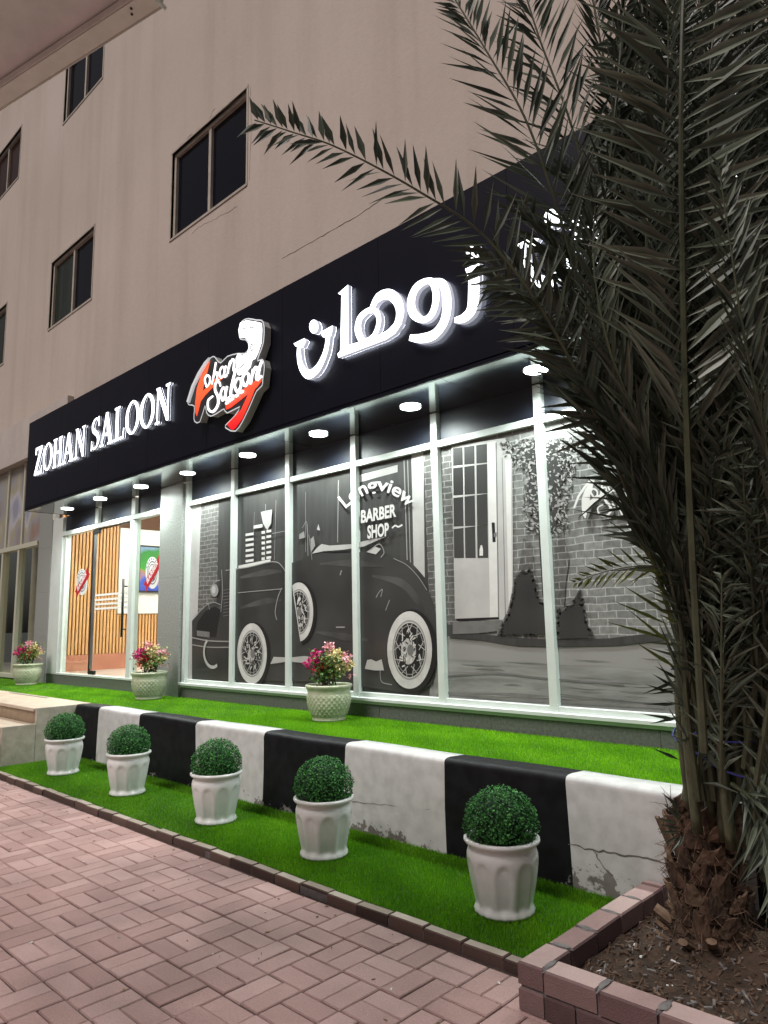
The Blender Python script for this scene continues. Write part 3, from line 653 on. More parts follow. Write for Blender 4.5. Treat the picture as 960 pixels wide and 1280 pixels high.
# recessed downlights: the real lamps of the place
lx = [-10.30, -9.25, -8.13, -7.05, -5.90, -4.80, -3.67, -2.50, -1.35, -.2, .95]
where = ['leftmost round downlight, over the pillar left of the entrance', 'round downlight over the slatted left pane of the entrance', 'round downlight above the glass door handle side', 'round downlight just right of the granite pillar by the entrance',
         'round downlight over the price list of the mural', 'round downlight over the spare wheel of the car mural', 'round downlight above the barber shop lettering', 'round downlight over the printed door, right of the lettering', 'round downlight behind the palm above the printed brick wall', 'second last round downlight behind the palm', 'last round downlight at the right end of the soffit']
for i, x in enumerate(lx):
    e = empty('downlight', (x, -.315, SB), where[i], 'downlight', 'round downlights in the soffit')
    q = MB(); n = 28
    q.add([(r*math.cos(2*math.pi*k/n), r*math.sin(2*math.pi*k/n), z) for r, z in ((.090, .002), (.089, -.0025), (.082, -.003)) for k in range(n)], [(a*n+k, a*n+(k+1) % n, (a+1)*n+(k+1) % n, (a+1)*n+k) for a in range(2) for k in range(n)]); q.build('ring', M['lampring'], e)
    q = MB(); q.add([(.082*math.cos(2*math.pi*k/n), .082*math.sin(2*math.pi*k/n), -.0032) for k in range(n)], [tuple(range(n))[::-1]]); q.build('lens', M['lamp'], e)
    ld = bpy.data.lights.new('downlight_lamp', 'SPOT'); ld.energy = 66; ld.spot_size = math.radians(165); ld.spot_blend = .7; ld.shadow_soft_size = .06; ld.color = (.90, 1.0, .95)
    lo = bpy.data.objects.new('downlight_lamp', ld); col.objects.link(lo); lo.location = (0, 0, -.035); lo.parent = e

# ---- raised lettering
def letters(name, polys, parent=None): pass
LY = -.724       # front plane of the letters
def glyph(ch):
    """bold serif capitals in a unit box, as polygons and ribbons"""
    P, R = [], []
    def bar(x0, y0, x1, y1): P.append([(x0, y0), (x1, y0), (x1, y1), (x0, y1)])
    if ch == 'Z': P += [[(.06, 1), (.06, .74), (.11, .74), (.17, .90), (.42, .90), (.42, 1)], [(.42, 1), (.74, 1), (.74, .93), (.42, .90)][:4], [(.50, .92), (.74, .94), (.26, .08), (.02, .06)], [(.02, .0), (.02, .07), (.26, .10), (.66, .10), (.72, .28), (.78, .28), (.76, 0)]]; w_ = .80
    elif ch == 'O': R.append(([(.43, 1-.04), (.12, .72), (.115, .28), (.43, .04), (.745, .28), (.74, .72)], [.07, .2, .2, .07, .2, .2], True)); w_ = .86
    elif ch == 'H':
        for x in (.06, .56): bar(x+.05, .04, x+.24, .96); bar(x-.02, 0, x+.31, .06); bar(x-.02, .94, x+.31, 1)
        bar(.30, .46, .61, .54); w_ = .91
    elif ch == 'A': P += [[(.36, 1), (.50, 1), (.86, .05), (.62, .05), (.38, .78)], [(.36, 1), (.40, .80), (.16, .05), (.08, .05)], [(.22, .30), (.58, .30), (.58, .37), (.24, .37)]]; bar(0, 0, .26, .06); bar(.54, 0, .94, .06); w_ = .93
    elif ch == 'N': bar(.10, .04, .17, .96); bar(.70, .04, .77, .96); P.append([(.04, 1), (.26, 1), (.77, .18), (.77, 0), (.66, 0), (.13, .86)]); bar(.02, 0, .27, .06); bar(.60, .94, .87, 1); w_ = .89
    elif ch == 'S': R.append(([(.56, .78), (.50, .92), (.31, .95), (.14, .82), (.16, .64), (.34, .53), (.52, .41), (.56, .22), (.42, .06), (.22, .05), (.09, .20)], [.05, .08, .07, .15, .18, .20, .20, .17, .08, .08, .05], False)); P += [[(.52, 1), (.59, 1), (.59, .70), (.54, .70)], [(.04, 0), (.10, 0), (.11, .30), (.05, .30)]]; w_ = .66
    elif ch == 'L': bar(.08, .04, .28, .96); bar(.0, 0, .50, .07); bar(.0, .94, .37, 1); P.append([(.28, .0), (.64, 0), (.68, .30), (.62, .30), (.56, .07), (.28, .07)]); w_ = .70
    return P, R, w_
def lsign(word, pa, pb, hpx):
    (x0, z0) = U(*pa, LY); (x1, z1) = U(*pb, LY); gl = [glyph(c) for c in word]; tot = sum(g_[2] for g_ in gl)+.05*(len(word)-1)
    sx = (x1-x0)/tot; H = hpx; x = x0; zb = (z0+z1)/2
    for c, (P, R, w_) in zip(word, gl):
        q = MB(); dy = 0
        hb_ = MB()
        for p in P: q.prism([(x+a*sx, zb+b*H) for a, b in p], LY-dy, SY-.022, 0, 1); hb_.prism([(x+a*sx, zb+b*H) for a, b in p], SY-.021+dy, None); dy += .0006
        for pts, wd, cl in R: q.ribbon([(x+a*sx, zb+b*H) for a, b in pts], [v*min(sx, H)*.86 for v in wd], LY-dy, SY-.022, 0, 1, cl); hb_.ribbon([(x+a*sx, zb+b*H) for a, b in pts], [v*min(sx, H)*.84 for v in wd], SY-.021+dy, None, closed=cl)
        o = shift(q, SO).build('letter', [M['led'], M['ledsidedark']], sg); o['label'] = 'glowing white capital letter '+c; shift(hb_, SO).build('added_glow', M['halodim'], o)  # glowing back added behind each letter for a faint halo
        x += (w_+.05)*sx
lsign('ZOHAN', (42.5, 592), (106, 573), .405)
lsign('SALOON', (113, 560), (213, 529), .415)

# ---- Arabic lettering (strokes measured on the photograph, laid on the letter plane)
AY = -.742
def T7(p): return U(360+p[0]/6.4, 290+p[1]/6.4, AY)
def T3(p): return U(340+p[0]/2.286, 240+p[1]/2.286, AY)
def T8(p): return U(480+p[0]/3.692, 240+p[1]/3.692, AY)
def ell(T, c, rx, ry, n=24): return [T((c[0]+rx*math.cos(2*math.pi*i/n), c[1]+ry*math.sin(2*math.pi*i/n))) for i in range(n)]
def ar(label, polys, ribs, dx=0):
    q = MB(); k = 0
    hb_ = MB()
    for p in polys: q.prism([(a+dx, b) for a, b in p], AY-k*.0006, SY-.022, 0, 1); hb_.prism([(a+dx, b) for a, b in p], SY-.021+k*.0006, None); k += 1
    for pts, wd, cl in ribs: q.ribbon([(a+dx, b) for a, b in pts], [v*.88 for v in wd] if hasattr(wd, '__len__') else wd, AY-k*.0006, SY-.022, 0, 1, cl); hb_.ribbon([(a+dx, b) for a, b in pts], [v*.84 for v in wd] if hasattr(wd, '__len__') else wd*.9, SY-.021+k*.0006, None, closed=cl); k += 1
    o = shift(q, SO).build('letter', [M['led'], M['ledside']], sg); o['label'] = 'glowing white Arabic letter '+label; shift(hb_, SO).build('added_glow', M['halo'], o)  # emissive back added behind the letter for its halo
noon_p = [[T7(p) for p in [(45, 893), (130, 850), (145, 868), (120, 925), (62, 915)]], [T7(p) for p in [(258, 803), (357, 748), (358, 775), (345, 830), (280, 842)]], ell(T7, (207, 757), 36, 55)]
noon_r = [([T7(p) for p in [(92, 890), (88, 985), (110, 1085), (165, 1140), (235, 1095), (290, 990), (315, 890), (322, 800)]], [.055, .06, .07, .09, .09, .07, .06, .06], False)]
ar('noon', noon_p, noon_r)
alef_p = [[T7(p) for p in [(400, 492), (480, 422), (482, 935), (418, 960), (428, 505)]]]
base_p = [[T3(p) for p in [(187, 463), (205, 442), (262, 424), (300, 412), (330, 395), (362, 362), (371, 376), (352, 404), (325, 422), (190, 473)]]]
ar('alef', alef_p, [])
ar('heh', base_p, [([T3(p) for p in [(279, 345), (302, 303), (333, 292), (358, 312), (366, 348), (352, 388), (320, 412)]], [.05, .09, .09, .09, .09, .08, .06], False),
                   ([T3(p) for p in [(280, 337), (252, 360), (246, 395), (262, 428), (290, 412), (305, 375), (300, 345)]], [.05, .075, .08, .06, .055, .055, .05], True)])
waw_r = [([T8(p) for p in [(200, 410), (150, 440), (125, 500), (135, 560), (180, 590), (222, 560), (240, 490), (228, 425)]], [.05, .08, .09, .08, .05, .07, .07, .06], True),
         ([T8(p) for p in [(215, 412), (270, 425), (290, 500), (280, 590), (235, 655), (175, 675), (118, 672)]], [.05, .07, .09, .09, .09, .08, .05], False)]
ar('waw', [], waw_r)
zay_p = [ell(T8, (412, 272), 34, 36), [T8(p) for p in [(375, 355), (440, 325), (440, 400), (390, 400)]]]
zay_r = [([T8(p) for p in [(413, 360), (415, 460), (405, 540), (370, 580), (325, 592)]], [.10, .11, .10, .08, .04], False)]
ar('zay', zay_p, zay_r)
x_n = U(645, 300, AY)[0]-U(367, 425, AY)[0]
ar('noon of the second word', noon_p, noon_r, x_n)
ar('waw of the second word', [], waw_r, U(738, 300, AY)[0]-U(511, 400, AY)[0])
x0 = U(738, 300, AY)[0]+.80
ar('lam alef of the second word', [[(x0+a, b) for a, b in [(0, 3.52), (.07, 3.52), (.07, 4.14), (0, 4.08)]], [(x0+a, b) for a, b in [(-.14, 3.5), (.9, 3.5), (.9, 3.6), (-.14, 3.6)]]], [([(x0+.25+a, 3.55+b) for a, b in [(0, 0), (.10, .25), (.35, .30), (.5, .12), (.4, 0), (.2, .0)]], .08, False)])
ar('sad of the second word', [], [([(x0+1.0+a, 3.55+b) for a, b in [(-.1, 0), (.1, .22), (.35, .27), (.5, .1), (.4, 0), (.1, 0)]], .08, True)])

# ---- logo board on the sign
LG = -.768
def TL(p): return U(220+p[0]/6.857, 380+p[1]/6.857, LG)
M['logoboard'] = mat('logo_board', (.035, .035, .04), .4); M['logoside'] = mat('logo_side_return', (.42, .43, .42), .35)
M['logoedge'] = mat('logo_edge_trim', (.5, .5, .5), .4, em=(.8, .85, .9), es=.35)
M['logowhite'] = mat('logo_white', (.9, .9, .9), .4, em=(1, 1, 1), es=1.5)
def logo_red():
    m = bpy.data.materials.new('logo_red'); m.use_nodes = True; t = m.node_tree; n = t.nodes; b = n['Principled BSDF']
    tc = n.new('ShaderNodeTexCoord'); sx = n.new('ShaderNodeSeparateXYZ'); t.links.new(tc.outputs['Object'], sx.inputs[0])
    mr = n.new('ShaderNodeMapRange'); mr.inputs[1].default_value = .12; mr.inputs[2].default_value = .62; t.links.new(sx.outputs['Z'], mr.inputs[0])
    cr = n.new('ShaderNodeValToRGB'); cr.color_ramp.elements[0].color = (.85, .005, .012, 1); cr.color_ramp.elements[1].color = (.80, .10, .03, 1)
    t.links.new(mr.outputs[0], cr.inputs[0]); t.links.new(cr.outputs[0], b.inputs['Base Color']); t.links.new(cr.outputs[0], b.inputs['Emission Color']); b.inputs['Emission Strength'].default_value = .85; return m
M['logored'] = logo_red()
outline = [(120, 865), (103, 850), (120, 780), (150, 700), (200, 590), (250, 520), (300, 460), (330, 452), (350, 478), (385, 505), (440, 450), (530, 425), (590, 425), (622, 385), (622, 340), (595, 305), (552, 300), (543, 230), (565, 150), (620, 126), (690, 138), (735, 142), (756, 190), (750, 330), (715, 430), (700, 488), (742, 475), (758, 540), (745, 640), (738, 700), (692, 745), (650, 840), (575, 1000), (510, 1090), (440, 1070), (425, 1040), (500, 965), (548, 880), (440, 935), (412, 900), (370, 925), (300, 962), (262, 930), (250, 870), (205, 1010), (160, 1005), (155, 950), (158, 875)]
lb = shift(MB().prism([TL(p) for p in outline], LG, SY-.008, 0, 1), SO).build('logo_board', [M['logoboard'], M['logoside']], sg)
mu_ = [0]
LK = .0006
def lg(nm, polys, ribs, m, parent=lb, T=TL, y=LG, k0=1, s=1, off=SO, dp=.003):
    q = MB(); k = k0
    for p in polys: q.prism([T(a) for a in p], y-dp-k*LK, None if parent is mu_[0] else y-.0005); k += 1
    for pts, wd, cl in ribs: q.ribbon([T(a) for a in pts], [v*s for v in wd] if hasattr(wd, '__len__') else wd*s, y-dp-k*LK, None if parent is mu_[0] else y-.0005, 0, 0, cl, 6); k += 1
    return shift(q, off).build(nm, m, parent)
ZFLAG = [[(120, 850), (108, 840), (150, 705), (205, 590), (262, 500), (300, 462), (285, 492), (225, 590), (165, 710)]]
ZRED = [[(295, 487), (262, 525), (215, 615), (182, 720), (166, 850), (168, 930), (180, 962), (198, 900), (212, 840), (228, 770), (240, 690), (266, 600)], [(214, 835), (250, 785), (330, 700), (430, 612), (340, 640), (232, 748)]]
SWOOSH = [[(735, 628), (690, 655), (560, 745), (425, 850), (432, 905), (470, 890), (560, 820), (615, 775), (695, 715), (735, 660)], [(640, 690), (615, 790), (560, 910), (440, 1032), (480, 1078), (505, 1072), (570, 985), (640, 830), (690, 700)]]
shift(MB().ribbon([TL(p) for p in outline], .012, LG-.0012, None, closed=True, n=2), SO).build('logo_outline', M['logoedge'], lb)
lg('logo_flag', ZFLAG, [], M['logoedge'], k0=38)
lg('logo_initial', ZRED, [], M['logored']); lg('logo_swoosh', SWOOSH, [], M['logored'], k0=4)
OHAN = [([(262, 700), (250, 650), (268, 612), (292, 630), (290, 680), (270, 708)], .024, True), ([(345, 500), (330, 590), (312, 690)], .026, False), ([(318, 640), (345, 590), (360, 600), (352, 665), (372, 650)], .022, False),
        ([(385, 625), (378, 580), (400, 540), (420, 560), (412, 610), (395, 632)], .022, True), ([(432, 530), (418, 590), (420, 625), (440, 610)], .024, False), ([(470, 490), (455, 545), (447, 600)], .024, False), ([(455, 550), (485, 480), (502, 490), (498, 570), (520, 560)], .022, False)]
SAL = [([(385, 705), (375, 672), (345, 680), (340, 740), (365, 800), (362, 870), (320, 925), (282, 900), (280, 830), (320, 790)], [.018, .02, .025, .03, .034, .034, .028, .022, .02, .014], False),
       ([(400, 820), (388, 770), (408, 720), (430, 735), (425, 790), (408, 825)], .024, True), ([(443, 705), (428, 780), (438, 825), (462, 800)], .026, False), ([(512, 580), (485, 690), (475, 780), (500, 790)], .03, False),
       ([(520, 740), (508, 690), (535, 640), (562, 650), (560, 710), (535, 752)], .027, True), ([(585, 690), (575, 640), (600, 595), (626, 605), (625, 660), (602, 702)], .027, True),
       ([(668, 560), (655, 630), (645, 690)], .028, False), ([(655, 625), (685, 548), (706, 560), (695, 640), (715, 655)], .026, False), ([(742, 490), (720, 560), (712, 640), (740, 620)], .026, False)]
lg('logo_script', [], OHAN+SAL, M['logowhite'], k0=8, s=.72)
lg('logo_figure', [[(565, 165), (620, 145), (690, 155), (735, 165), (740, 220), (735, 330), (705, 420), (680, 470), (655, 480), (640, 540), (600, 590), (545, 612), (530, 560), (528, 470), (545, 430), (580, 445), (628, 425), (640, 370), (632, 320), (600, 285), (560, 292), (550, 230)]], [], M['logowhite'], k0=30)
lg('logo_figure_line', [], [([(640, 215), (660, 205), (685, 210)], .008, False), ([(590, 225), (600, 215), (615, 225)], .008, False), ([(662, 350), (655, 380), (665, 405), (680, 385), (672, 355)], .008, True), ([(690, 340), (688, 365)], .007, False), ([(640, 185), (632, 200)], .006, False), ([(700, 240), (712, 280)], .005, False), ([(560, 470), (580, 480)], .006, False), ([(550, 560), (575, 545), (600, 520)], .006, False), ([(700, 180), (716, 200)], .005, False), ([(650, 430), (668, 440)], .006, False)], M['logoboard'], k0=34)
lg('logo_motto', [], [([(440+i*14, 862-i*10), (446+i*14, 842-i*10)], .010, False) for i in range(11) if i not in (5, 8)], M['logowhite'], k0=36)

# ================================================================== MAIN GLAZING
MU = [-7.496, -6.546, -5.587, -4.625, -3.656, -2.664, -1.66, -.65, .35, 1.35, 1.95]
ZTR, ZB0 = 2.787, .70
gz = empty('shopfront_glazing', (-5, 0, ZB0), 'white aluminium shopfront glazing under the black fascia with black spandrel panes on top', 'shopfront'); GO = Vector((-5, 0, ZB0))
def gb(nm, m, *b, parent=gz): return shift(MB().bbox(*b), GO).build(nm, m, parent)
for i, x in enumerate(MU):
    gb('mullion', M['white'], x-.032, x+.032, -.052, .045, ZB0+.002, SB+.0, .001)
gb('sill', M['white'], MU[0]-.044, 1.99, -.085, .05, .675, .702, .004)
gb('sill_front', M['white'], MU[0]-.044, 1.99, -.060, .05, .648, .674, .003)
for a, b in zip(MU[:-1], MU[1:]):
    gb('transom', M['white'], a+.0325, b-.0325, -.044, .04, ZTR-.027, ZTR+.027, .004)
    gb('bottom_rail', M['white'], a+.0325, b-.0325, -.040, .04, .7025, .742, .004)
    gb('spandrel_pane', M['spandrel'], a+.033, b-.033, -.004, .01, ZTR+.0275, SB+.012, .001)
    gb('pane', M['p_black'], a+.033, b-.033, .002, .012, .743, ZTR-.0275, .001)

# ------------------------------------------------------------------ mural printed on the panes
mu = empty('window_mural', (-5, 0, 1.5), 'black and white mural of a vintage car, door and brick walls on the windows', 'mural'); MO = Vector((-5, 0, 1.5))
YM = -.002; lay = [0]
def mur(nm, m, polys=(), ribs=(), px=True, parent=mu, T=None):
    lay[0] += 1; y = YM-.00022*lay[0]; q = MB(); T = T or (lambda p: U(p[0], p[1], y))
    for p in polys: q.prism([T(a) for a in p] if px else list(p), y, None)
    for k, (pts, wd, cl) in enumerate(ribs): q.ribbon([T(a) for a in pts] if px else list(pts), wd, y-.000008*k, None, closed=cl, n=6)
    return shift(q, MO).build(nm, m, parent)
xl_, xr_ = MU[0]+.02, 1.95
mur('shop_window_print', M['p_dark'], [[(xl_, .745), (MU[4]+.1, .745), (MU[4]+.1, 2.765), (xl_, 2.765)]], px=False)
mur('brick_wall_print', M['p_brick'], [[(MU[4]+.1, .745), (xr_, .745), (xr_, 2.765), (MU[4]+.1, 2.765)]], px=False)
mur('dark_brick_print', M['p_brickd'], [[(251, 610), (274, 604), (270, 790), (245, 795)]]); mur('dark_brick_print', M['p_brickd'], [[(529, 560), (566, 552), (571, 782), (541, 778), (536, 740)]])
mur('pale_column_print', M['p_light'], [[(238, 620), (252, 615), (246, 800), (247, 860), (226, 858)]]); mur('pale_column_print', M['p_light'], [[(514, 560), (529, 556), (531, 722), (526, 716), (517, 706)]])
mur('window_line_print', M['p_line'], ribs=[([(505, 575), (509, 700)], .012, False), ([(509.5, 575), (513, 703)], .010, False), ([(423, 600), (422, 678)], .010, False), ([(332, 630), (331, 700)], .008, False), ([(345, 625), (343, 700)], .006, False), ([(382, 615), (382, 690)], .006, False), ([(318, 640), (316, 690)], .005, False)])
mur('awning_print', M['p_light'], [[(449, 594), (497, 581), (497, 590), (449, 603)]])
# road
rx = [[(545, 806), (556, 794), (600, 796), (640, 802), (700, 806), (760, 802), (812, 796), (835, 806), (900, 812), (900, 960), (540, 920), (534, 880)]]
mur('road_print', M['p_road'], [[(536, 880), (541, 812), (560, 795), (640, 801), (700, 806), (760, 801), (830, 797), (900, 800), (1050, 830), (1050, 990), (700, 905), (536, 889)]])
mur('road_pale_print', M['p_line'], [[(562, 800), (640, 808), (700, 812), (780, 808), (860, 812), (860, 838), (760, 834), (660, 829), (560, 824)]])
mur('road_dark_print', M['p_mid'], [[(545, 868), (640, 866), (720, 872), (860, 882), (860, 900), (720, 892), (640, 884), (545, 882)]])
for k in range(26):
    x_ = random.uniform(560, 800); y_ = random.uniform(812, 880); L_ = random.uniform(15, 60)
    mur('road_streak_print', random.choice((M['p_mid'], M['p_line'], M['p_road'])), ribs=[([(x_, y_), (x_+L_*.5, y_+random.uniform(-.5, 2)), (x_+L_, y_+L_*.05)], [.001, random.uniform(.006, .016), .001], False)])
mur('road_line_print', M['p_mid'], ribs=[([(558, 866), (640, 874), (700, 877), (830, 884)], .02, False), ([(558, 845), (620, 842), (680, 848), (780, 856)], .012, False), ([(700, 868), (830, 880)], .006, False)])
mur('kerb_shadow_print', M['p_dark'], [[(560, 787), (600, 792), (640, 797), (700, 800), (760, 798), (800, 793), (840, 792), (835, 800), (770, 807), (720, 808), (650, 808), (600, 800), (562, 797)]])
# printed door
def C7(p): return (560+p[0]/3.4286, 540+p[1]/3.4286)
mur('door_print', M['p_light'], [[C7(p) for p in [(15, 60), (245, 25), (275, 120), (280, 780), (240, 810), (30, 800)]]])
mur('door_jamb_print', M['p_white'], [[C7(p) for p in [(245, 120), (268, 125), (276, 800), (262, 805)]], [C7(p) for p in [(168, 45), (206, 38), (216, 795), (180, 796)]]])
mur('door_edge_print', M['p_mid'], ribs=[([C7((206, 45)), C7((217, 795))], .010, False), ([C7((232, 110)), C7((246, 790))], .006, False)])
rows_ = [(70, 145), (155, 272), (283, 405), (416, 540)]; cols_ = [(20, 62), (68, 112), (120, 166)]
mur('door_pane_print', M['p_car'], [[C7((c0+r0*.01, r0-(c0-20)*.13)), C7((c1+r0*.01, r0-(c1-20)*.13)), C7((c1+r1*.012, r1-(c1-20)*(.13*(1-r1/560)))), C7((c0+r1*.012, r1-(c0-20)*(.13*(1-r1/560))))] for r0, r1 in rows_ for c0, c1 in cols_])
mur('door_bottle_print', M['p_white'], [[C7(p) for p in [(135, 530), (135, 505), (140, 485), (146, 485), (150, 505), (150, 530)]]])
mur('door_handle_print', M['p_black'], [[C7(p) for p in [(187, 388), (200, 388), (204, 470), (191, 472)]]]); mur('door_knob_print', M['p_mid'], [[C7(p) for p in [(196, 432), (208, 430), (208, 448), (196, 450)]]])
mur('doorstep_print', M['p_mid'], [[C7(p) for p in [(20, 815), (60, 812), (235, 805), (240, 850), (130, 862), (20, 866)]]]); mur('doorstep_shadow_print', M['p_black'], [[C7(p) for p in [(38, 800), (216, 793), (220, 802), (40, 810)]]])
# climbing tree with its shadows
TS1 = [(222, 868), (250, 810), (268, 770), (282, 700), (290, 640), (305, 620), (322, 600), (335, 612), (350, 590), (362, 622), (372, 650), (380, 700), (392, 735), (420, 740), (424, 870)]
TS2 = [(472, 760), (482, 778), (500, 770), (515, 750), (535, 745), (548, 715), (560, 690), (568, 692), (572, 730), (582, 775), (590, 820), (612, 862), (618, 880), (475, 885)]
mur('shaded_brick_print', M['p_brickd'], [[C7(p) for p in [(322, 455), (356, 470), (368, 560), (374, 655), (296, 645), (302, 590), (312, 530)]]])
mur('shaded_brick_print', M['p_brickd'], [[C7(p) for p in [(455, 470), (500, 460), (520, 540), (505, 640), (495, 780), (462, 780)]]])
def grow(TS, k):
    cx_ = sum(p[0] for p in TS)/len(TS); return [(cx_+(p[0]-cx_)*k, 872+(p[1]-872)*(1+(k-1)*.6)) for p in TS]
for TS in (TS1, TS2):
    for kk in (1.16, 1.08): tag(mur('shadow_edge_print', M['p_brickd'] if kk > 1.1 else M['p_dark'], [[C7(p) for p in grow(TS, kk)]]), kind='stuff')
    o = mur('tree_shadow_print', M['p_car'], [[C7(p) for p in TS]])
    fr_ = []
    for i in range(len(TS)):
        a_, b_ = TS[i], TS[(i+1) % len(TS)]; L_ = math.hypot(b_[0]-a_[0], b_[1]-a_[1])
        for k in range(int(L_/3.5)):
            t = random.random(); p = (a_[0]+(b_[0]-a_[0])*t+random.gauss(0, 4), a_[1]+(b_[1]-a_[1])*t+random.gauss(0, 4)); a = random.uniform(0, 6.3); L = random.uniform(3, 10); W_ = L*.5
            if p[1] > 872: continue
            fr_.append([C7((p[0]+L*math.cos(a), p[1]+L*math.sin(a))), C7((p[0]-W_*math.sin(a), p[1]+W_*math.cos(a))), C7((p[0]-L*math.cos(a), p[1]-L*math.sin(a))), C7((p[0]+W_*math.sin(a), p[1]-W_*math.cos(a)))])
    tag(mur('shadow_fringe_print', M['p_car'], fr_), kind='stuff')
mur('tree_stem_print', M['p_car'], [[C7(p) for p in [(380, 300), (415, 300), (430, 700), (405, 700), (392, 500)]]])
mur('tree_core_print', M['p_dark'], [[C7(p) for p in [(310, 70), (480, 40), (500, 110), (478, 200), (480, 330), (455, 410), (375, 405), (352, 330), (345, 220), (350, 150)]]])
blob = [(225, 40), (560, 5), (580, 90), (545, 150), (530, 230), (505, 330), (530, 400), (455, 455), (340, 430), (325, 330), (330, 200), (290, 130), (240, 100)]
def inside(p, poly):
    c = False; j = len(poly)-1
    for i in range(len(poly)):
        if (poly[i][1] > p[1]) != (poly[j][1] > p[1]) and p[0] < (poly[j][0]-poly[i][0])*(p[1]-poly[i][1])/(poly[j][1]-poly[i][1])+poly[i][0]: c = not c
        j = i
    return c
dk = []; lt_ = []
core = [(290, 60), (500, 40), (500, 150), (475, 240), (490, 330), (455, 420), (360, 400), (345, 330), (350, 200), (320, 130)]
while len(dk) < 620 or len(lt_) < 420:
    p = (random.uniform(220, 590), random.uniform(0, 460))
    if not inside(p, blob): continue
    a = random.uniform(0, 6.3); L = random.uniform(5, 12); W_ = L*random.uniform(.3, .6)
    if p[1] < 25+abs(p[0]-400)*.0 : continue
    quad = [C7((p[0]+L*math.cos(a), p[1]+L*math.sin(a))), C7((p[0]-W_*math.sin(a), p[1]+W_*math.cos(a))), C7((p[0]-L*math.cos(a), p[1]-L*math.sin(a))), C7((p[0]+W_*math.sin(a), p[1]-W_*math.cos(a)))]
    if len(dk) < 620: dk.append(quad)
    elif len(lt_) < 420: lt_.append(quad)
for k in range(5): tag(mur('tree_leaf_print', M['p_leafd'], dk[k*124:(k+1)*124]), kind='stuff')
for k in range(4): tag(mur('tree_leaf_print', M['p_leafl'] if k % 2 else M['p_line'], lt_[k*105:(k+1)*105]), kind='stuff')
# price list
mur('price_board_print', M['p_light'], [[(326, 640), (340, 637), (339, 654), (334, 663), (329, 655)]])
pb = []
for r in range(6):
    y0 = 667+r*6.6; pb += [[(307, y0), (317, y0-1.5), (317, y0+1.7), (307, y0+3.2)], [(327, y0-3), (331, y0-3.5), (331, y0), (327, y0+.4)], [(333, y0-4.2), (339, y0-5), (339, y0-2), (333, y0-1)]]
pb += [[(298, 707), (338, 699), (338, 703), (298, 711)], [(317, 657), (328, 655), (328, 659), (317, 661)]]
mur('price_list_print', M['p_white'], pb)
# ---- the car
def arc(cx, cy, rx, ry, a0, a1, n=14): return [(cx+rx*math.cos(math.radians(a0+(a1-a0)*i/n)), cy+ry*math.sin(math.radians(a0+(a1-a0)*i/n))) for i in range(n+1)]
body = [(240, 800), (240, 776), (250, 765), (258, 757), (267, 753), (276, 755), (280, 735), (284, 712), (300, 712), (330, 707), (345, 704), (356, 712), (360, 705), (376, 700), (384, 695), (392, 690), (420, 692), (452, 690), (470, 688), (492, 698), (508, 706), (520, 716), (532, 732), (541, 752), (546, 775), (547, 800), (545, 830), (540, 855), (520, 868), (480, 862), (400, 852), (240, 850)]
mur('car_body_print', M['p_car'], [body])
for rb_ in ([(262, 790), (266, 770), (276, 758)], [(300, 760), (330, 752), (352, 750)], [(300, 722), (330, 716), (352, 714)], [(465, 720), (500, 728), (520, 748), (532, 770)], [(400, 705), (440, 704), (480, 708)], [(395, 790), (430, 796), (460, 800)]):
    mur('car_sheen_print', M['p_car2'], ribs=[(rb_, [.02]+[.07]*(len(rb_)-2)+[.02], False)])
mur('headlight_print', M['p_line'], [arc(268, 738, 5, 8, 0, 345, 14)]); mur('headlight_glass_print', M['p_light'], [arc(267, 737, 2.6, 5, 0, 345, 12)])
mur('fender_print', M['p_black'], [[(244, 796), (247, 778), (256, 764), (268, 758), (276, 762), (272, 780), (270, 796)]]); mur('radiator_print', M['p_mid'], ribs=[([(279, 738+i*4), (290, 736+i*4)], .006, False) for i in range(9)])
mur('number_plate_print', M['p_mid'], [[(246, 788), (262, 790), (262, 797), (246, 795)]])
mur('car_trim_print', M['p_line'], ribs=[([(282, 713), (310, 709), (342, 702), (354, 710), (359, 722)], .010, False), ([(297, 741), (330, 738), (353, 736)], .008, False), ([(240, 797), (262, 801), (292, 802)], .014, False), ([(240, 806), (262, 809), (292, 809)], .012, False), ([(244, 770), (256, 758), (266, 753), (276, 756)], .008, False),
                                        ([(492, 698), (508, 706), (522, 720), (534, 738)], .006, False), ([(352, 735), (347, 748), (344, 765), (346, 775)], .012, False), ([(277, 712), (278, 740), (276, 765)], .01, False), ([(384, 655), (385, 695)], .008, False), ([(386, 668), (390, 700)], .006, False), ([(340, 667), (360, 663)], .006, False), ([(358, 720), (358, 735)], .008, False), ([(262, 738), (268, 728), (275, 725)], .01, False), ([(258, 745), (262, 762)], .008, False),
                                        ([(470, 747), (474, 740), (478, 737), (476, 746)], .008, False), ([(482, 763), (487, 750)], .008, False), ([(425, 719), (427, 713)], .014, False), ([(420, 784), (431, 784)], .012, False), ([(475, 838), (477, 852), (490, 856)], .008, False)])
mur('car_roof_print', M['p_light'], [[(390, 692), (397, 684), (402, 680), (412, 682), (442, 680), (452, 677), (470, 673), (482, 671), (466, 678), (455, 683), (430, 687), (405, 689)], [(458, 690), (468, 683), (476, 686), (470, 693)], [(300, 733), (301, 735)][:0] or [(396, 662), (398, 655), (400, 663)]])
mur('car_windscreen_print', M['p_line'], [[(374, 668), (380, 664), (381, 672), (374, 674)]]); mur('car_windscreen_print', M['p_line'], [[(388, 674), (392, 670), (394, 682), (389, 690)]]); mur('car_trim_print', M['p_line'], ribs=[([(378, 660), (383, 652), (384, 664)], .006, False)]); mur('car_trim_print', M['p_line'], ribs=[([(462, 688), (474, 680), (480, 690), (476, 697)], .008, False)])
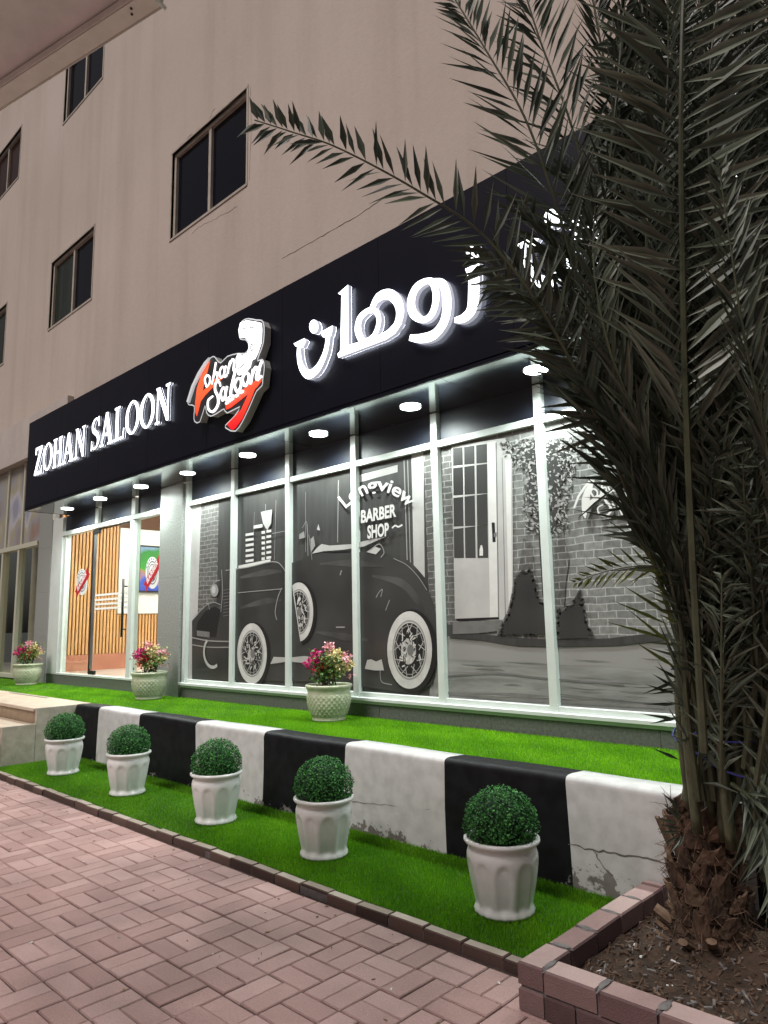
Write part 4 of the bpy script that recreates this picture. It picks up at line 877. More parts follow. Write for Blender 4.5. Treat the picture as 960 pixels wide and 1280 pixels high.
mur('running_board_print', M['p_light'], [[(338, 830), (342, 821), (362, 822), (380, 820), (400, 822), (398, 830), (360, 827)], [(456, 836), (459, 825), (464, 824), (470, 827), (477, 824), (480, 838), (468, 838)]])
def wheel(cx, cy, rx, ry, a0=0, a1=360, spokes=18, hub=.30):
    cl = (a1-a0) >= 360
    mur('wheel_shadow_print', M['p_black'], [arc(cx+rx*.10, cy+1, rx*1.12, ry*1.07, a0, a1, 40)])
    mur('whitewall_print', M['p_tyre'], [arc(cx, cy, rx, ry, a0, a1, 40)])
    mur('tyre_shade_print', M['p_line'], ribs=[(arc(cx, cy, rx*.74, ry*.75, a0, a1-10 if cl else a1, 20), .014, cl)])
    mur('rim_print', M['p_black'], [arc(cx, cy, rx*.69, ry*.70, a0, a1, 36)])
    sp_ = []
    for k in range(spokes):
        a = 2*math.pi*k/spokes; b = a+(.35 if k % 2 else -.35)
        d = math.degrees(a) % 360
        if not cl and not (a0 % 360 <= d <= a1 % 360 or a0 <= d <= a1 or a0 <= d-360 <= a1): continue
        sp_.append(([(cx+rx*hub*math.cos(b), cy+ry*hub*math.sin(b)), (cx+rx*.68*math.cos(a), cy+ry*.69*math.sin(a))], .0075, False))
    mur('spoke_print', M['p_light'], ribs=sp_)
    mur('rim_edge_print', M['p_line'], ribs=[(arc(cx, cy, rx*.62, ry*.63, a0, a1-10 if cl else a1, 20), .007, False)])
    if hub: mur('hub_print', M['p_light'], [arc(cx-rx*.05, cy+ry*.04, rx*hub*.8, ry*hub*.8, a0, a1, 20)]); tag(mur('hub_glint_print', M['p_tyre'], ribs=[([(cx+rx*r1*math.cos(t1), cy+ry*r1*math.sin(t1)), (cx+rx*(r1+.12)*math.cos(t1+.25), cy+ry*(r1+.12)*math.sin(t1+.25))], .012, False) for r1, t1 in [(random.uniform(.15, .45), math.radians(random.uniform(a0, a1))) for _ in range(26)]]), kind='stuff'); tag(mur('hub_dark_print', M['p_car'], ribs=[([(cx+rx*r1*math.cos(t1), cy+ry*r1*math.sin(t1)), (cx+rx*(r1+.10)*math.cos(t1-.3), cy+ry*(r1+.10)*math.sin(t1-.3))], .010, False) for r1, t1 in [(random.uniform(.12, .40), math.radians(random.uniform(a0, a1))) for _ in range(20)]]), kind='stuff'); mur('hub_cap_print', M['p_mid'], [arc(cx+rx*.04, cy, rx*.15, ry*.15, 0, 350, 14)])
wheel(315, 817, 18.5, 38); wheel(373.5, 765, 18, 37, -118, 84, hub=.26); wheel(512, 812.5, 28, 48.5, hub=.42)
mur('front_wheel_print', M['p_light'], ribs=[(arc(266, 815, 11, 19, 60, 230, 10), .035, False)])
# lettering printed on the mural: arc 'Longview' over 'BARBER SHOP ~'
def text_polys(txt, size=1.0, offset=0.0, shear=0.0):
    cu = bpy.data.curves.new('txt', 'FONT'); cu.body = txt; cu.size = size; cu.offset = offset; cu.shear = shear; cu.resolution_u = 3
    o = bpy.data.objects.new('txt', cu); col.objects.link(o); dg = bpy.context.evaluated_depsgraph_get(); me = o.evaluated_get(dg).to_mesh()
    V_ = [(v.co.x, v.co.y) for v in me.vertices]; F_ = [tuple(p.vertices) for p in me.polygons]
    o.evaluated_get(dg).to_mesh_clear(); bpy.data.objects.remove(o); bpy.data.curves.remove(cu)
    return V_, F_
def mur_text(nm, txt, f, m, offset=.03, shear=0, parent=mu, y=None, off=MO, dpt=None):
    """each character is laid by f(u, v) with u along the line in em, v up"""
    lay[0] += 1; yy = YM-.00022*lay[0] if y is None else y; q = MB(); V_, F_ = text_polys(txt, 1, offset, shear)
    W_ = max(v[0] for v in V_)
    q.add([(lambda xz: (xz[0], yy, xz[1]))(f(v[0]/W_, v[1])) for v in V_], F_)
    return shift(q, off).build(nm, m, parent)
yt = YM-.05
def lineT(a, b, h):           # baseline px a->b, height px h of a capital (cap height .70 em)
    def f(u, v): return U(a[0]+(b[0]-a[0])*u, a[1]+(b[1]-a[1])*u-v*h/.70, -.03)
    return f
mur_text('lettering_print', 'BARBER', lineT((450.5, 653.5), (495, 645), 15), M['p_white'], .035)
mur_text('lettering_print', 'SHOP', lineT((459, 673), (486, 669), 15.5), M['p_white'], .035)
mur('flourish_print', M['p_white'], ribs=[([(490, 660), (494, 657), (498, 658.5), (503, 656)], .014, False)])
def arcT(u, v):
    a = math.radians(198-(198+18)*0-u*0)      # placeholder angle, replaced below
    return None
def longT(u, v):
    P = catmull([Vector((431, 636, 0)), Vector((443, 626.5, 0)), Vector((456, 618, 0)), Vector((471, 613, 0)), Vector((486, 616, 0)), Vector((500, 624, 0)), Vector((510, 634, 0))], 10)
    k = min(len(P)-2, int(u*(len(P)-1))); f = u*(len(P)-1)-k; p = P[k].lerp(P[k+1], f); d = (P[k+1]-P[k]).normalized(); nrm = Vector((d.y, -d.x, 0))
    q = p+nrm*(v*17/.70); return U(q.x, q.y, -.03)
mur_text('lettering_print', 'Longview', longT, M['p_white'], .018)
# second logo, printed on the brick part of the mural
def TM(p): return U(721+(p[0]-105)*.145+(p[1]-850)*-.0*1, 633+(p[1]-850)*.118, -.03)
def TM2(p):
    x = p[0]-295; y = p[1]-487
    return U(744+.1817*x+.0186*y, 598+.0074*x+.1076*y, -.03)
lay[0] += 1; mu_[0] = mu; LK = .00004
ym = YM-.00022*lay[0]-.0006
lg('logo_shadow_print', [[(a+14, b+14) for a, b in p] for p in ZRED], [([(a+12, b+12) for a, b in pts], wd, cl) for pts, wd, cl in OHAN+SAL], M['p_mid'], parent=mu, T=TM2, y=ym, k0=0, s=.5, off=MO, dp=.0005)
lg('logo_print', ZFLAG+ZRED+SWOOSH, OHAN+SAL, M['p_white'], parent=mu, T=TM2, y=ym-.0016, k0=0, s=.52, off=MO, dp=.0005)

# ================================================================== ENTRANCE
en = empty('entrance_glazing', (-9.5, 0, .68), 'white framed glazed entrance with black spandrel panes and slatted room behind', 'entrance'); EO = Vector((-9.5, 0, .68))
def eb(nm, m, *b, parent=en, sh=EO): return shift(MB().bbox(*b), sh).build(nm, m, parent)
eb('post', M['white'], -11.455, -11.08, -.05, .06, .678, SB-.004, .004)
eb('post_bead', M['white'], -11.078, -10.98, -.03, .05, .678, ZTR, .004)
for x in (-9.93, -8.84): eb('upper_post', M['white'], x-.05, x+.05, -.045, .05, ZTR+.036, SB-.004, .004)
eb('post', M['white'], -8.91, -8.80, -.045, .05, .70, ZTR-.04, .004)
eb('transom', M['white'], -11.078, -8.075, -.052, .05, ZTR-.034, ZTR+.028, .004)
eb('threshold', M['white'], -11.078, -8.075, -.055, .05, .674, .70, .003)
for a, b in ((-11.076, -9.985), (-9.875, -8.895), (-8.785, -8.078)): eb('spandrel_pane', M['spandrel'], a, b, -.004, .01, ZTR+.036, SB+.012, .001)
eb('pane', M['glass'], -10.975, -10.135, -.003, .003, .702, ZTR-.036, .0005)
eb('pane', M['glass'], -8.798, -8.076, -.003, .003, .702, ZTR-.036, .0005)
gd = empty('glass_door', (-10.05, 0, .70), 'frameless glass door with black corner fittings and a long bar handle', 'door'); DO = Vector((-10.05, 0, .70))
def db(nm, m, *b, parent=gd): return shift(MB().bbox(*b), DO).build(nm, m, parent)
db('leaf', M['glass'], -10.03, -8.93, -.018, -.008, .712, ZTR-.04, .0008)
db('edge_strip', M['brushed'], -10.03, -9.935, -.022, -.0185, .78, ZTR-.11, .0005)
db('corner_fitting', M['blackmetal'], -10.05, -9.86, -.032, 0, ZTR-.11, ZTR-.042, .002)
db('corner_fitting', M['blackmetal'], -10.05, -9.86, -.032, 0, .706, .76, .002)
db('edge_line', M['blackmetal'], -10.05, -10.035, -.03, .0, .76, ZTR-.11, .001); db('edge_line', M['blackmetal'], -8.93, -8.915, -.03, .0, .712, ZTR-.042, .001)
db('top_rail', M['blackmetal'], -9.86, -8.915, -.02, 0, ZTR-.058, ZTR-.042, .001)
hx = U(153.5, 750, -.07)[0]
q = MB(); q.tube([(hx, -.07, 1.22), (hx, -.07, 1.98)], .016, 10); q.tube([(hx, -.07, 1.32), (hx, -.012, 1.32)], .01, 8); q.tube([(hx, -.07, 1.88), (hx, -.012, 1.88)], .01, 8)
shift(q, DO).build('handle', M['blackmetal'], gd, True)
for py in (744, 750, 755.5, 761):
    x0, z = U(123, py, -.022); x1 = U(158, py, -.022)[0]
    q = MB(); q.box(-9.92, -8.98, -.0225, -.0205, z-.014, z+.014); shift(q, DO).build('frosted_stripe', M['frost'], gd)
    q = MB(); k = -9.88
    while k < -9.35: q.box(k, k+.035, -.024, -.0226, z-.022, z-.014); k += .075
    shift(q, DO).build('stripe_dash', M['stickblack'], gd)
# round stickers with a red ribbon
def sticker(c, rx, ry, parent, off, y, lab):
    def T(p): return U(c[0]+p[0]*rx, c[1]+p[1]*ry, y)
    k = [0]
    def pc(nm, m, polys=(), ribs=(), par=parent):
        q = MB(); k[0] += 1
        for p in polys: q.prism([T(a) for a in p], y-k[0]*.0005, None)
        for pts, wd, cl in ribs: q.ribbon([T(a) for a in pts], wd, y-k[0]*.0005, None, closed=cl)
        return shift(q, off).build(nm, m, par)
    circ = [(math.cos(t), math.sin(t)) for t in [2*math.pi*i/30 for i in range(30)]]
    root = pc('sticker', M['stickwhite'], [circ]); root['label'] = lab
    pc('sticker_ring', M['stickblack'], ribs=[([(.70*a, .70*b) for a, b in circ[::2]], .012, True)], par=root)
    pc('sticker_ring', M['stickblack'], ribs=[([(.52*a, .52*b) for a, b in circ[::2]], .010, True)], par=root)
    pc('sticker_mark', M['stickblack'], ribs=[([(.84*math.cos(t), .84*math.sin(t)), (.90*math.cos(t+.12), .90*math.sin(t+.12))], .02, False) for t in [math.radians(200+i*20) for i in range(8)]], par=root)
    pc('sticker_mark', M['stickblack'], ribs=[([(.1, .35), (.28, .2), (.2, .45), (.38, .35)], .012, False)], par=root)
    rib = [(-1.25, .75), (-1.0, .45), (.85, -.95), (1.05, -1.2), (1.15, -.75), (1.45, -.62), (1.15, -.35), (-.65, .95), (-.95, 1.25), (-.95, .85)]
    pc('sticker_ribbon', M['red'], [rib], par=root)
    nletter = 6
    def f(u, v):
        a = (-.72, .72); b = (.88, -.58); return T((a[0]+(b[0]-a[0])*u-.10*1.0*v*0-.38*v*.6, a[1]+(b[1]-a[1])*u-.55*v*.7))
    q = MB(); V_, F_ = text_polys('BARBER', 1, .03); W_ = max(v[0] for v in V_); k[0] += 1
    q.add([(lambda xz: (xz[0], y-k[0]*.0005, xz[1]))(f(v[0]/W_, v[1])) for v in V_], F_); shift(q, off).build('sticker_lettering', M['stickwhite'], root)
sticker((102.5, 727.5), 7, 16.5, en, EO, -.006, 'round white sticker crossed by a red ribbon on the left pane')
sticker((190.5, 716), 8.5, 20, en, EO, -.006, 'round white sticker crossed by a red ribbon on the right pane')

# room behind the entrance
rm = empty('entrance_room', (-9.5, .5, .68), 'bright room behind the entrance with wooden slat walls and white panels', 'room'); RO = Vector((-9.5, .5, .68))
def rb(nm, m, *b, parent=rm): return shift(MB().bbox(*b), RO).build(nm, m, parent)
WX = -11.42
def UX(px, py, x):
    v = ray(px, py); t = (x-CAM.x)/v.x; p = CAM+v*t
    return (p.y, p.z)
rb('floor', M['roomfloor'], -11.5, -7.5, .052, 3.1, .60, .684, .001); rb('ceiling', M['room'], -11.5, -7.5, .06, 3.1, 3.4, 3.46, .001)
rb('back_wall', M['room'], -11.5, -7.5, 3.0, 3.1, .684, 3.4, .001); rb('side_wall', M['room'], -7.60, -7.50, .06, 2.999, .684, 3.4, .001)
rb('slat_wall', M['wooddark'], -11.5, WX, .055, 2.999, .684, 3.4, .001)
yw, zw = UX(147, 767, WX+.05)
rb('white_panel', M['room'], WX+.001, WX+.05, yw, 2.99, zw, 3.0, .003)
rb('low_panel', M['plinthred'], WX+.001, WX+.055, .056, 2.99, .684, .93, .003)
y = .07
while y < 2.95:
    z1 = 3.39 if y+.035 < yw else zw-.012
    rb('slat', M['wood'], WX+.001, WX+.036, y, y+.034, .935, z1, .002); y += .056
for y in (.4, 1.3, 2.2): rb('lamp_panel', M['roomlamp'], -10.6, -8.6, y, y+.35, 3.385, 3.398, .001)
# television on the white panel
TX = WX+.10
ty0, tz1 = UX(174, 681, TX); ty1, tz0 = UX(207, 741, TX)
TO = Vector((TX, (ty0+ty1)/2, (tz0+tz1)/2))
tv = empty('television', tuple(TO), 'flat television showing a green and blue picture on the white wall inside', 'television')
shift(MB().bbox(TX-.045, TX, ty0, ty1+.30, tz0, tz1, .004), TO).build('case', M['blackmetal'], tv)
def tvmat():
    m = bpy.data.materials.new('tv_picture'); m.use_nodes = True; t = m.node_tree; n = t.nodes; b = n['Principled BSDF']
    tc = n.new('ShaderNodeTexCoord'); sx = n.new('ShaderNodeSeparateXYZ'); t.links.new(tc.outputs['Object'], sx.inputs[0])
    nz = n.new('ShaderNodeTexNoise'); nz.inputs['Scale'].default_value = 5; t.links.new(tc.outputs['Object'], nz.inputs['Vector'])
    a = n.new('ShaderNodeMath'); a.operation = 'MULTIPLY_ADD'; a.inputs[1].default_value = .55; t.links.new(nz.outputs['Fac'], a.inputs[0]); mr = n.new('ShaderNodeMapRange'); mr.inputs[1].default_value = -.45; mr.inputs[2].default_value = .4; t.links.new(sx.outputs['Z'], mr.inputs[0])
    mr.inputs[3].default_value = -.25; mr.inputs[4].default_value = .7; t.links.new(mr.outputs[0], a.inputs[2]); cr = n.new('ShaderNodeValToRGB'); e = cr.color_ramp.elements
    for i, (p, c) in enumerate([(.12, (.03, .07, .55)), (.30, (.08, .16, .75)), (.38, (.55, .28, .42)), (.45, (.7, .35, .12)), (.55, (.03, .5, .02)), (.78, (.02, .35, .03)), (.92, (.35, .5, .75))]):
        q_ = e[i] if i < 2 else e.new(p); q_.position = p; q_.color = (*c, 1)
    t.links.new(a.outputs[0], cr.inputs[0]); t.links.new(cr.outputs[0], b.inputs['Emission Color']); b.inputs['Emission Strength'].default_value = .9; b.inputs['Base Color'].default_value = (.01, .01, .01, 1); return m
shift(MB().box(TX+.0005, TX+.003, ty0+.03, ty1+.27, tz0+.03, tz1-.03), TO).build('screen', tvmat(), tv)

# ================================================================== POTS ON THE LOWER TURF
def pot_mesh():
    q = MB(); N = 96
    prof = [(.0, .004), (.118, .004), (.134, .0), (.137, .012), (.131, .024), (.128, .035), (.132, .055), (.140, .09), (.148, .13), (.155, .17), (.160, .205), (.162, .23), (.161, .250), (.156, .268), (.151, .282), (.156, .290), (.168, .296), (.174, .304), (.173, .313), (.165, .318), (.152, .316), (.146, .305), (.146, .27)]
    C = prof
    rows = []
    for k in range(len(C)-1):
        n = 2 if k > 4 and k < 13 else 1
        for s in range(n): f = s/n; rows.append((C[k][0]*(1-f)+C[k+1][0]*f, C[k][1]*(1-f)+C[k+1][1]*f))
    rows.append(C[-1])
    def f(i, j):
        r, z = rows[j]; a = 2*math.pi*i/N; u = (a*10/(2*math.pi)) % 1.0      # ten round-topped flutes
        d = abs(u-.5)*2; top = .238-.035*max(0, (d/.72))**2.2
        dd = 0
        if .03 < z < top and d < .74: dd = .0085*(1-(d/.74)**2)**.5*min(1, (top-z)/.018)*min(1, (z-.028)/.012)
        if z < .028: r += .002*math.cos(a*20)*(1 if .1 < r else 0)
        return ((r-dd)*math.cos(a), (r-dd)*math.sin(a), z)
    q.grid(f, N, len(rows)); return q.mesh('clay_body', M['potwhite'], True)
def disc(r, z, n=24): return [(r*math.cos(2*math.pi*i/n), r*math.sin(2*math.pi*i/n), z) for i in range(n)]
pmesh = pot_mesh(); sq = MB(); sq.add(disc(.147, .30), [tuple(range(24))]); psoil = sq.mesh('potting_soil', M['potsoil'])
def ball_mesh():
    V = []; F = []; T = []
    n = 5000; core = MB(); core.grid(lambda i, j: (.120*math.sin(math.pi*j/12)*math.cos(2*math.pi*i/20), .120*math.sin(math.pi*j/12)*math.sin(2*math.pi*i/20), .130*math.cos(math.pi*j/12)), 20, 13)
    V = list(core.v); F = list(core.f); T = [0]*len(V)
    ga = math.pi*(3-5**.5)
    for k in range(n):
        zc = 1-1.55*(k+.5)/n; th = k*ga+random.uniform(-.3, .3); rr = (1-zc*zc)**.5
        d = Vector((rr*math.cos(th), rr*math.sin(th), zc)); bump = 1+.03*math.sin(9*th+3*zc)+.025*math.sin(14*zc+5*th)
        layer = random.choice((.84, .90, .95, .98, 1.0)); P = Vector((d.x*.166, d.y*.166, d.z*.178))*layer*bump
        a = Vector((random.gauss(0, 1), random.gauss(0, 1), random.gauss(0, 1))); t = (a-d*a.dot(d)).normalized()+d*random.uniform(.1, .9); t.normalize()
        s = t.cross(d+Vector((random.gauss(0, .3), random.gauss(0, .3), random.gauss(0, .3)))).normalized(); L = random.uniform(.011, .0165); W_ = L*.34
        o = len(V); nn = s.cross(t)
        V += [tuple(P), tuple(P+t*L*.5+s*W_+nn*.0012), tuple(P+t*L), tuple(P+t*L*.5-s*W_+nn*.0012)]
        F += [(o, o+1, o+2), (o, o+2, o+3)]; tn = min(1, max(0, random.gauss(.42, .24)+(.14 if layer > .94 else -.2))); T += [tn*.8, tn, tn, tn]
    me = bpy.data.meshes.new('box_ball'); me.from_pydata(V, [], F); me.materials.append(M['boxleaf']); set_tone(me, T); return me
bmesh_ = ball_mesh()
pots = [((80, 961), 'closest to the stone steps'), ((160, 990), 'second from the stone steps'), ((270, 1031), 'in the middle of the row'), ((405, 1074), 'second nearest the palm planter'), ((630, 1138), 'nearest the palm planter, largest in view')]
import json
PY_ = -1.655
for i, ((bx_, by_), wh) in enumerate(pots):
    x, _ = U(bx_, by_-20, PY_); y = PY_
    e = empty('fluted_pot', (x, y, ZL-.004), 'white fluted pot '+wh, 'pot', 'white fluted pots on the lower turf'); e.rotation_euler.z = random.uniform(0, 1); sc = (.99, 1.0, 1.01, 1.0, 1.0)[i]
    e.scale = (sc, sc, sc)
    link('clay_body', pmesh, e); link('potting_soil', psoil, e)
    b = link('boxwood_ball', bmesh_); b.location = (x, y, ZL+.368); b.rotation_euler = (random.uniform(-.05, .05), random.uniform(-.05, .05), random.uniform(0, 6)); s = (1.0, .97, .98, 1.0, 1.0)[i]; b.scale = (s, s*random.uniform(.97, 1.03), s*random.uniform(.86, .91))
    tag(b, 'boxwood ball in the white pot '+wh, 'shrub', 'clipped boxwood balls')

# ================================================================== FLOWER POTS ON THE TERRACE
def fpot_mesh():
    q = MB(); N = 160
    prof = [(.0, .003), (.135, .003), (.148, .0), (.15, .010), (.145, .020), (.150, .035), (.165, .07), (.180, .11), (.189, .15), (.192, .19), (.191, .215), (.189, .235), (.188, .25), (.192, .262), (.200, .275), (.207, .285), (.209, .297), (.203, .306), (.191, .306), (.185, .298), (.184, .26)]
    rows = []
    for k in range(len(prof)-1):
        n = 5 if 5 <= k <= 10 else 1
        for s in range(n): f = s/n; rows.append((prof[k][0]*(1-f)+prof[k+1][0]*f, prof[k][1]*(1-f)+prof[k+1][1]*f))
    rows.append(prof[-1])
    def f(i, j):
        r, z = rows[j]; a = 2*math.pi*i/N; d = 0
        if .035 < z < .225:
            u = i/N*26; v = (z-.035)/.19*8; p = abs(((u+v*.5) % 1)-.5)*2; s = abs(((u-v*.5) % 1)-.5)*2
            d = .0085*(1-max(p, s))*min(1, (.225-z)/.01, (z-.035)/.01)
        return ((r+d)*math.cos(a), (r+d)*math.sin(a), z)
    q.grid(f, N, len(rows)); return q.mesh('clay_body', M['potcream'], True)
fm = fpot_mesh(); sq = MB(); sq.add(disc(.186, .285), [tuple(range(24))]); fsoil = sq.mesh('potting_soil', M['potsoil'])
def bougainvillea(e, seed):
    r_ = random.Random(seed); st_ = MB(); lf = MB(); br = MB()
    stems = []
    for k in range(9):
        a = r_.uniform(0, 6.28); b = Vector((.06*math.cos(a), .06*math.sin(a), .28)); tip = Vector((r_.uniform(-.19, .19), r_.uniform(-.12, .12), r_.uniform(.46, .58)))
        m = b.lerp(tip, .5)+Vector((r_.gauss(0, .02), r_.gauss(0, .02), .03)); P = [b, m, tip]; st_.tube(catmull(P, 4), [.006, .0055, .005, .005, .0045, .004, .0035, .003, .002], 5); stems.append(P)
    def leaf(mb, c, L, mi, fold=.25, up=.0):
        d = Vector((r_.gauss(0, 1), r_.gauss(0, 1), r_.gauss(0, .8)+up)).normalized(); s = d.cross(Vector((r_.gauss(0, 1), r_.gauss(0, 1), r_.gauss(0, 1)))).normalized(); n_ = s.cross(d)
        mb.add([c, c+d*L*.5+s*L*.34+n_*L*fold*.4, c+d*L, c+d*L*.5-s*L*.34+n_*L*fold*.4], [(0, 1, 2), (0, 2, 3)], mi)
    for k in range(620):
        P = r_.choice(stems); t = r_.uniform(.25, 1); c = P[0].lerp(P[2], t)+Vector((r_.gauss(0, .035), r_.gauss(0, .035), r_.gauss(0, .03)))
        leaf(lf, c, r_.uniform(.022, .042), 0 if c.x < .03 or r_.random() < .55 else 1)
    # clusters: (x, z, radius, colour, count)
    for (x, z, rr, mi, n) in [(-.11, .51, .06, 0, 150), (-.17, .46, .03, 0, 40), (-.03, .45, .055, 1, 90), (-.10, .40, .05, 1, 40), (0, .59, .045, 3, 80), (.06, .53, .07, 2, 130), (.15, .50, .055, 3, 80), (.12, .44, .06, 2, 70), (.19, .45, .03, 2, 30), (.05, .40, .05, 2, 40), (.19, .36, .02, 3, 8)]:
        for k in range(n):
            d = Vector((r_.gauss(0, 1), r_.gauss(0, 1), r_.gauss(0, 1))).normalized()*rr*r_.uniform(.4, 1.05)
            leaf(br, Vector((x, r_.gauss(0, .04), z))+d, r_.uniform(.024, .038), mi, .5)
    rz = Matrix.Rotation(YAW, 4, 'Z')     # show the same side to the street as in the photograph
    for nm, mb, ms in (('stems', st_, M['stem']), ('leaves', lf, [M['bleaf'], M['bleaf2']]), ('bracts', br, [M['magenta'], M['redbract'], M['creambract'], M['pinkbract']])):
        mb.v = [tuple(rz @ Vector(v)) for v in mb.v]; tag(mb.build(nm, ms, e), kind='stuff')
fl_ = [((35.5, 845), -12.3, 'leftmost, in front of the neighbouring shop', 'cream and magenta'), ((187, 860), -8.35, 'beside the granite pillar at the entrance', 'dark magenta and cream'), ((411, 882), -5.15, 'in front of the car mural', 'magenta, red and pale pink')]
FY = -.36
for k, ((px_1, py_1), _, wh, colr) in enumerate(fl_):
    x = U(px_1, py_1-30, FY)[0]
    e = empty('flower_pot', (x, FY, ZT-.004), 'cream diamond patterned pot '+wh, 'pot', 'cream flower pots on the terrace turf'); link('clay_body', fm, e); link('potting_soil', fsoil, e); s = (1.0, .98, .96)[k]; e.scale = (s, s, s)
    b = empty('bougainvillea', (x, FY, ZT), colr+' bougainvillea '+wh, 'flowers', 'flowering plants in the cream pots'); bougainvillea(b, 5+k)
    if k == 0: b.rotation_euler.z = .9
    if k == 1: b.rotation_euler.z = -.15

# ================================================================== DATE PALM
TB = Vector((-1.17, -1.47, .07))
pa = empty('date_palm', tuple(TB), 'young date palm with its dark fronds tied into a bundle in the brick planter', 'palm tree')
class Leaf(MB):
    def __init__(s): super().__init__(); s.t = []
def leaflet(q, p, d, n, L, W_, tone, droop=.0, mi=0):
    s = d.cross(n).normalized(); g_ = Vector((0, 0, -1))*droop*L
    m1 = p+d*L*.38+g_*.12; tip = p+d*L+g_
    q.add([p, m1+s*W_/2+n*W_*.22, m1, m1-s*W_/2+n*W_*.22, tip], [(0, 1, 2), (0, 2, 3), (1, 4, 2), (2, 4, 3)], mi); q.t += [tone*.8, tone, tone*.7, tone, min(1, tone*1.15)]
def frond(pts, N, Lmax, W_, spc, t0=.25, a0=60, a1=25, jit=.12, r0=.010, r1=.002, m='palmleaf', lprof=None, tone=.45, droop=.12, lean=0.0, nm='frond', up=.25, rm_='rachis', skip=0, tied=True):
    C = catmull(pts, 10); seg = [0]
    for a, b in zip(C[:-1], C[1:]): seg.append(seg[-1]+(b-a).length)
    tot = seg[-1]; q = Leaf(); n_ = len(C)
    q.tube([c for c in C], [r0+(r1-r0)*(seg[i]/tot) for i in range(n_)], 6, 1); q.t += [0]*(len(q.v)-len(q.t))
    s = tot*t0; i = 0; N = N.normalized()
    while s < tot:
        while i < n_-2 and seg[i+1] < s: i += 1
        f = (s-seg[i])/max(1e-6, seg[i+1]-seg[i]); p = C[i].lerp(C[i+1], f); d = (C[i+1]-C[i]).normalized(); u = (s/tot-t0)/(1-t0)
        Nn = (N-d*N.dot(d)).normalized(); side = d.cross(Nn)
        L = Lmax*(lprof(u) if lprof else (math.sin(math.pi*min(1, .18+.80*u))**.6))*random.uniform(.85, 1.1)
        ang = math.radians(a0+(a1-a0)*u)
        for sg_ in (-1, 1):
            if random.random() < skip: continue
            zf = min(1, max(.0, (p.z-1.75)/.75)) if tied else 1
            a = ang*random.uniform(.8, 1.2)*(.30+.70*zf); dd = (d*math.cos(a)+side*sg_*math.sin(a)+Nn*random.gauss(up, jit)+Vector((random.gauss(0, jit), random.gauss(0, jit), random.gauss(0, jit)))*.6).normalized()
            n2 = (Nn*random.choice((1, 1, .6))+side*sg_*random.gauss(-.5, .35)+Vector((0, 0, random.gauss(0, .2)))).normalized(); n2 = (n2-dd*n2.dot(dd)).normalized()
            leaflet(q, p+dd*.004, dd, n2, L, W_*random.uniform(.8, 1.15), min(1, max(0, random.gauss(tone, .2))), droop*random.random())
        s += spc*random.uniform(.75, 1.25)*(1 if u < .85 else .6)
    q.v = [tuple(Vector(v)-TB) for v in q.v]
    o = q.build(nm, [M[m], M[rm_]], pa); set_tone(o.data, q.t); return o
def px(*L): return [UD(a, b, c) for a, b, c in L]
toC = -FW
# the fronds one can follow in the photograph
frond(px((885, 985, 2.70), (862, 860, 2.66), (822, 720, 2.58), (762, 560, 2.5), (692, 412, 2.45), (610, 300, 2.42), (525, 240, 2.4), (425, 186, 2.4), (365, 165, 2.41), (318, 150, 2.42)), toC, .32, .022, .036, .30, 55, 50, .18, .011, .002, lprof=lambda u: 1.0-.72*u if u < .9 else .32, droop=.05, tone=.42, up=.05)
frond(px((878, 900, 2.80), (812, 680, 2.72), (752, 470, 2.66), (716, 330, 2.62), (690, 240, 2.6), (655, 145, 2.6), (607, 62, 2.62), (560, -15, 2.65)), toC, .33, .022, .038, .30, 42, 36, .17, .011, .0025, tone=.40, up=.05, droop=.03)
frond(px((885, 860, 2.85), (830, 640, 2.82), (785, 430, 2.8), (748, 280, 2.78), (712, 150, 2.78), (675, 50, 2.8), (650, -30, 2.82)), toC, .36, .023, .038, .30, 42, 34, .17, .011, .003, tone=.42, up=.05)
frond(px((880, 800, 2.9), (850, 560, 2.9), (812, 350, 2.88), (780, 180, 2.86), (752, 60, 2.86), (735, -40, 2.9)), toC, .30, .021, .030, .35, 40, 30, .12, .011, .004, tone=.40)
frond(px((880, 940, 2.42), (866, 700, 2.36), (857, 500, 2.32), (853, 330, 2.3), (851, 160, 2.28), (853, 20, 2.28), (856, -80, 2.3)), (toC+Vector((0, 0, .1))),   .36, .034, .038, .40, 76, 62, .06, .014, .006, tone=.80, up=.16, droop=.04, lprof=lambda u: 1.0)
frond(px((945, 980, 2.35), (975, 760, 2.25), (958, 560, 2.2), (930, 420, 2.18), (912, 300, 2.18), (898, 205, 2.2)), toC, .24, .019, .036, .35, 48, 32, .1, .010, .002, tone=.55, up=.1)
frond(px((950, 980, 2.5), (985, 700, 2.4), (1000, 420, 2.4), (990, 160, 2.4), (965, -20, 2.45)), toC, .30, .021, .036, .3, 50, 35, .1, .012, .003, tone=.45)
frond(px((930, 960, 2.5), (955, 740, 2.42), (938, 520, 2.36), (900, 330, 2.36), (885, 140, 2.4), (900, -30, 2.45)), toC, .30, .021, .034, .3, 45, 35, .1, .012, .003, tone=.38)
frond(px((890, 900, 2.55), (850, 700, 2.45), (800, 540, 2.42), (760, 430, 2.42), (742, 330, 2.45), (745, 240, 2.5)), toC, .24, .020, .030, .25, 40, 30, .14, .012, .002, tone=.55)
frond(px((880, 940, 2.6), (846, 760, 2.5), (815, 640, 2.46), (786, 560, 2.44), (757, 517, 2.43), (722, 490, 2.43)), toC, .22, .021, .026, .35, 38, 22, .12, .011, .002, tone=.15, up=.02)
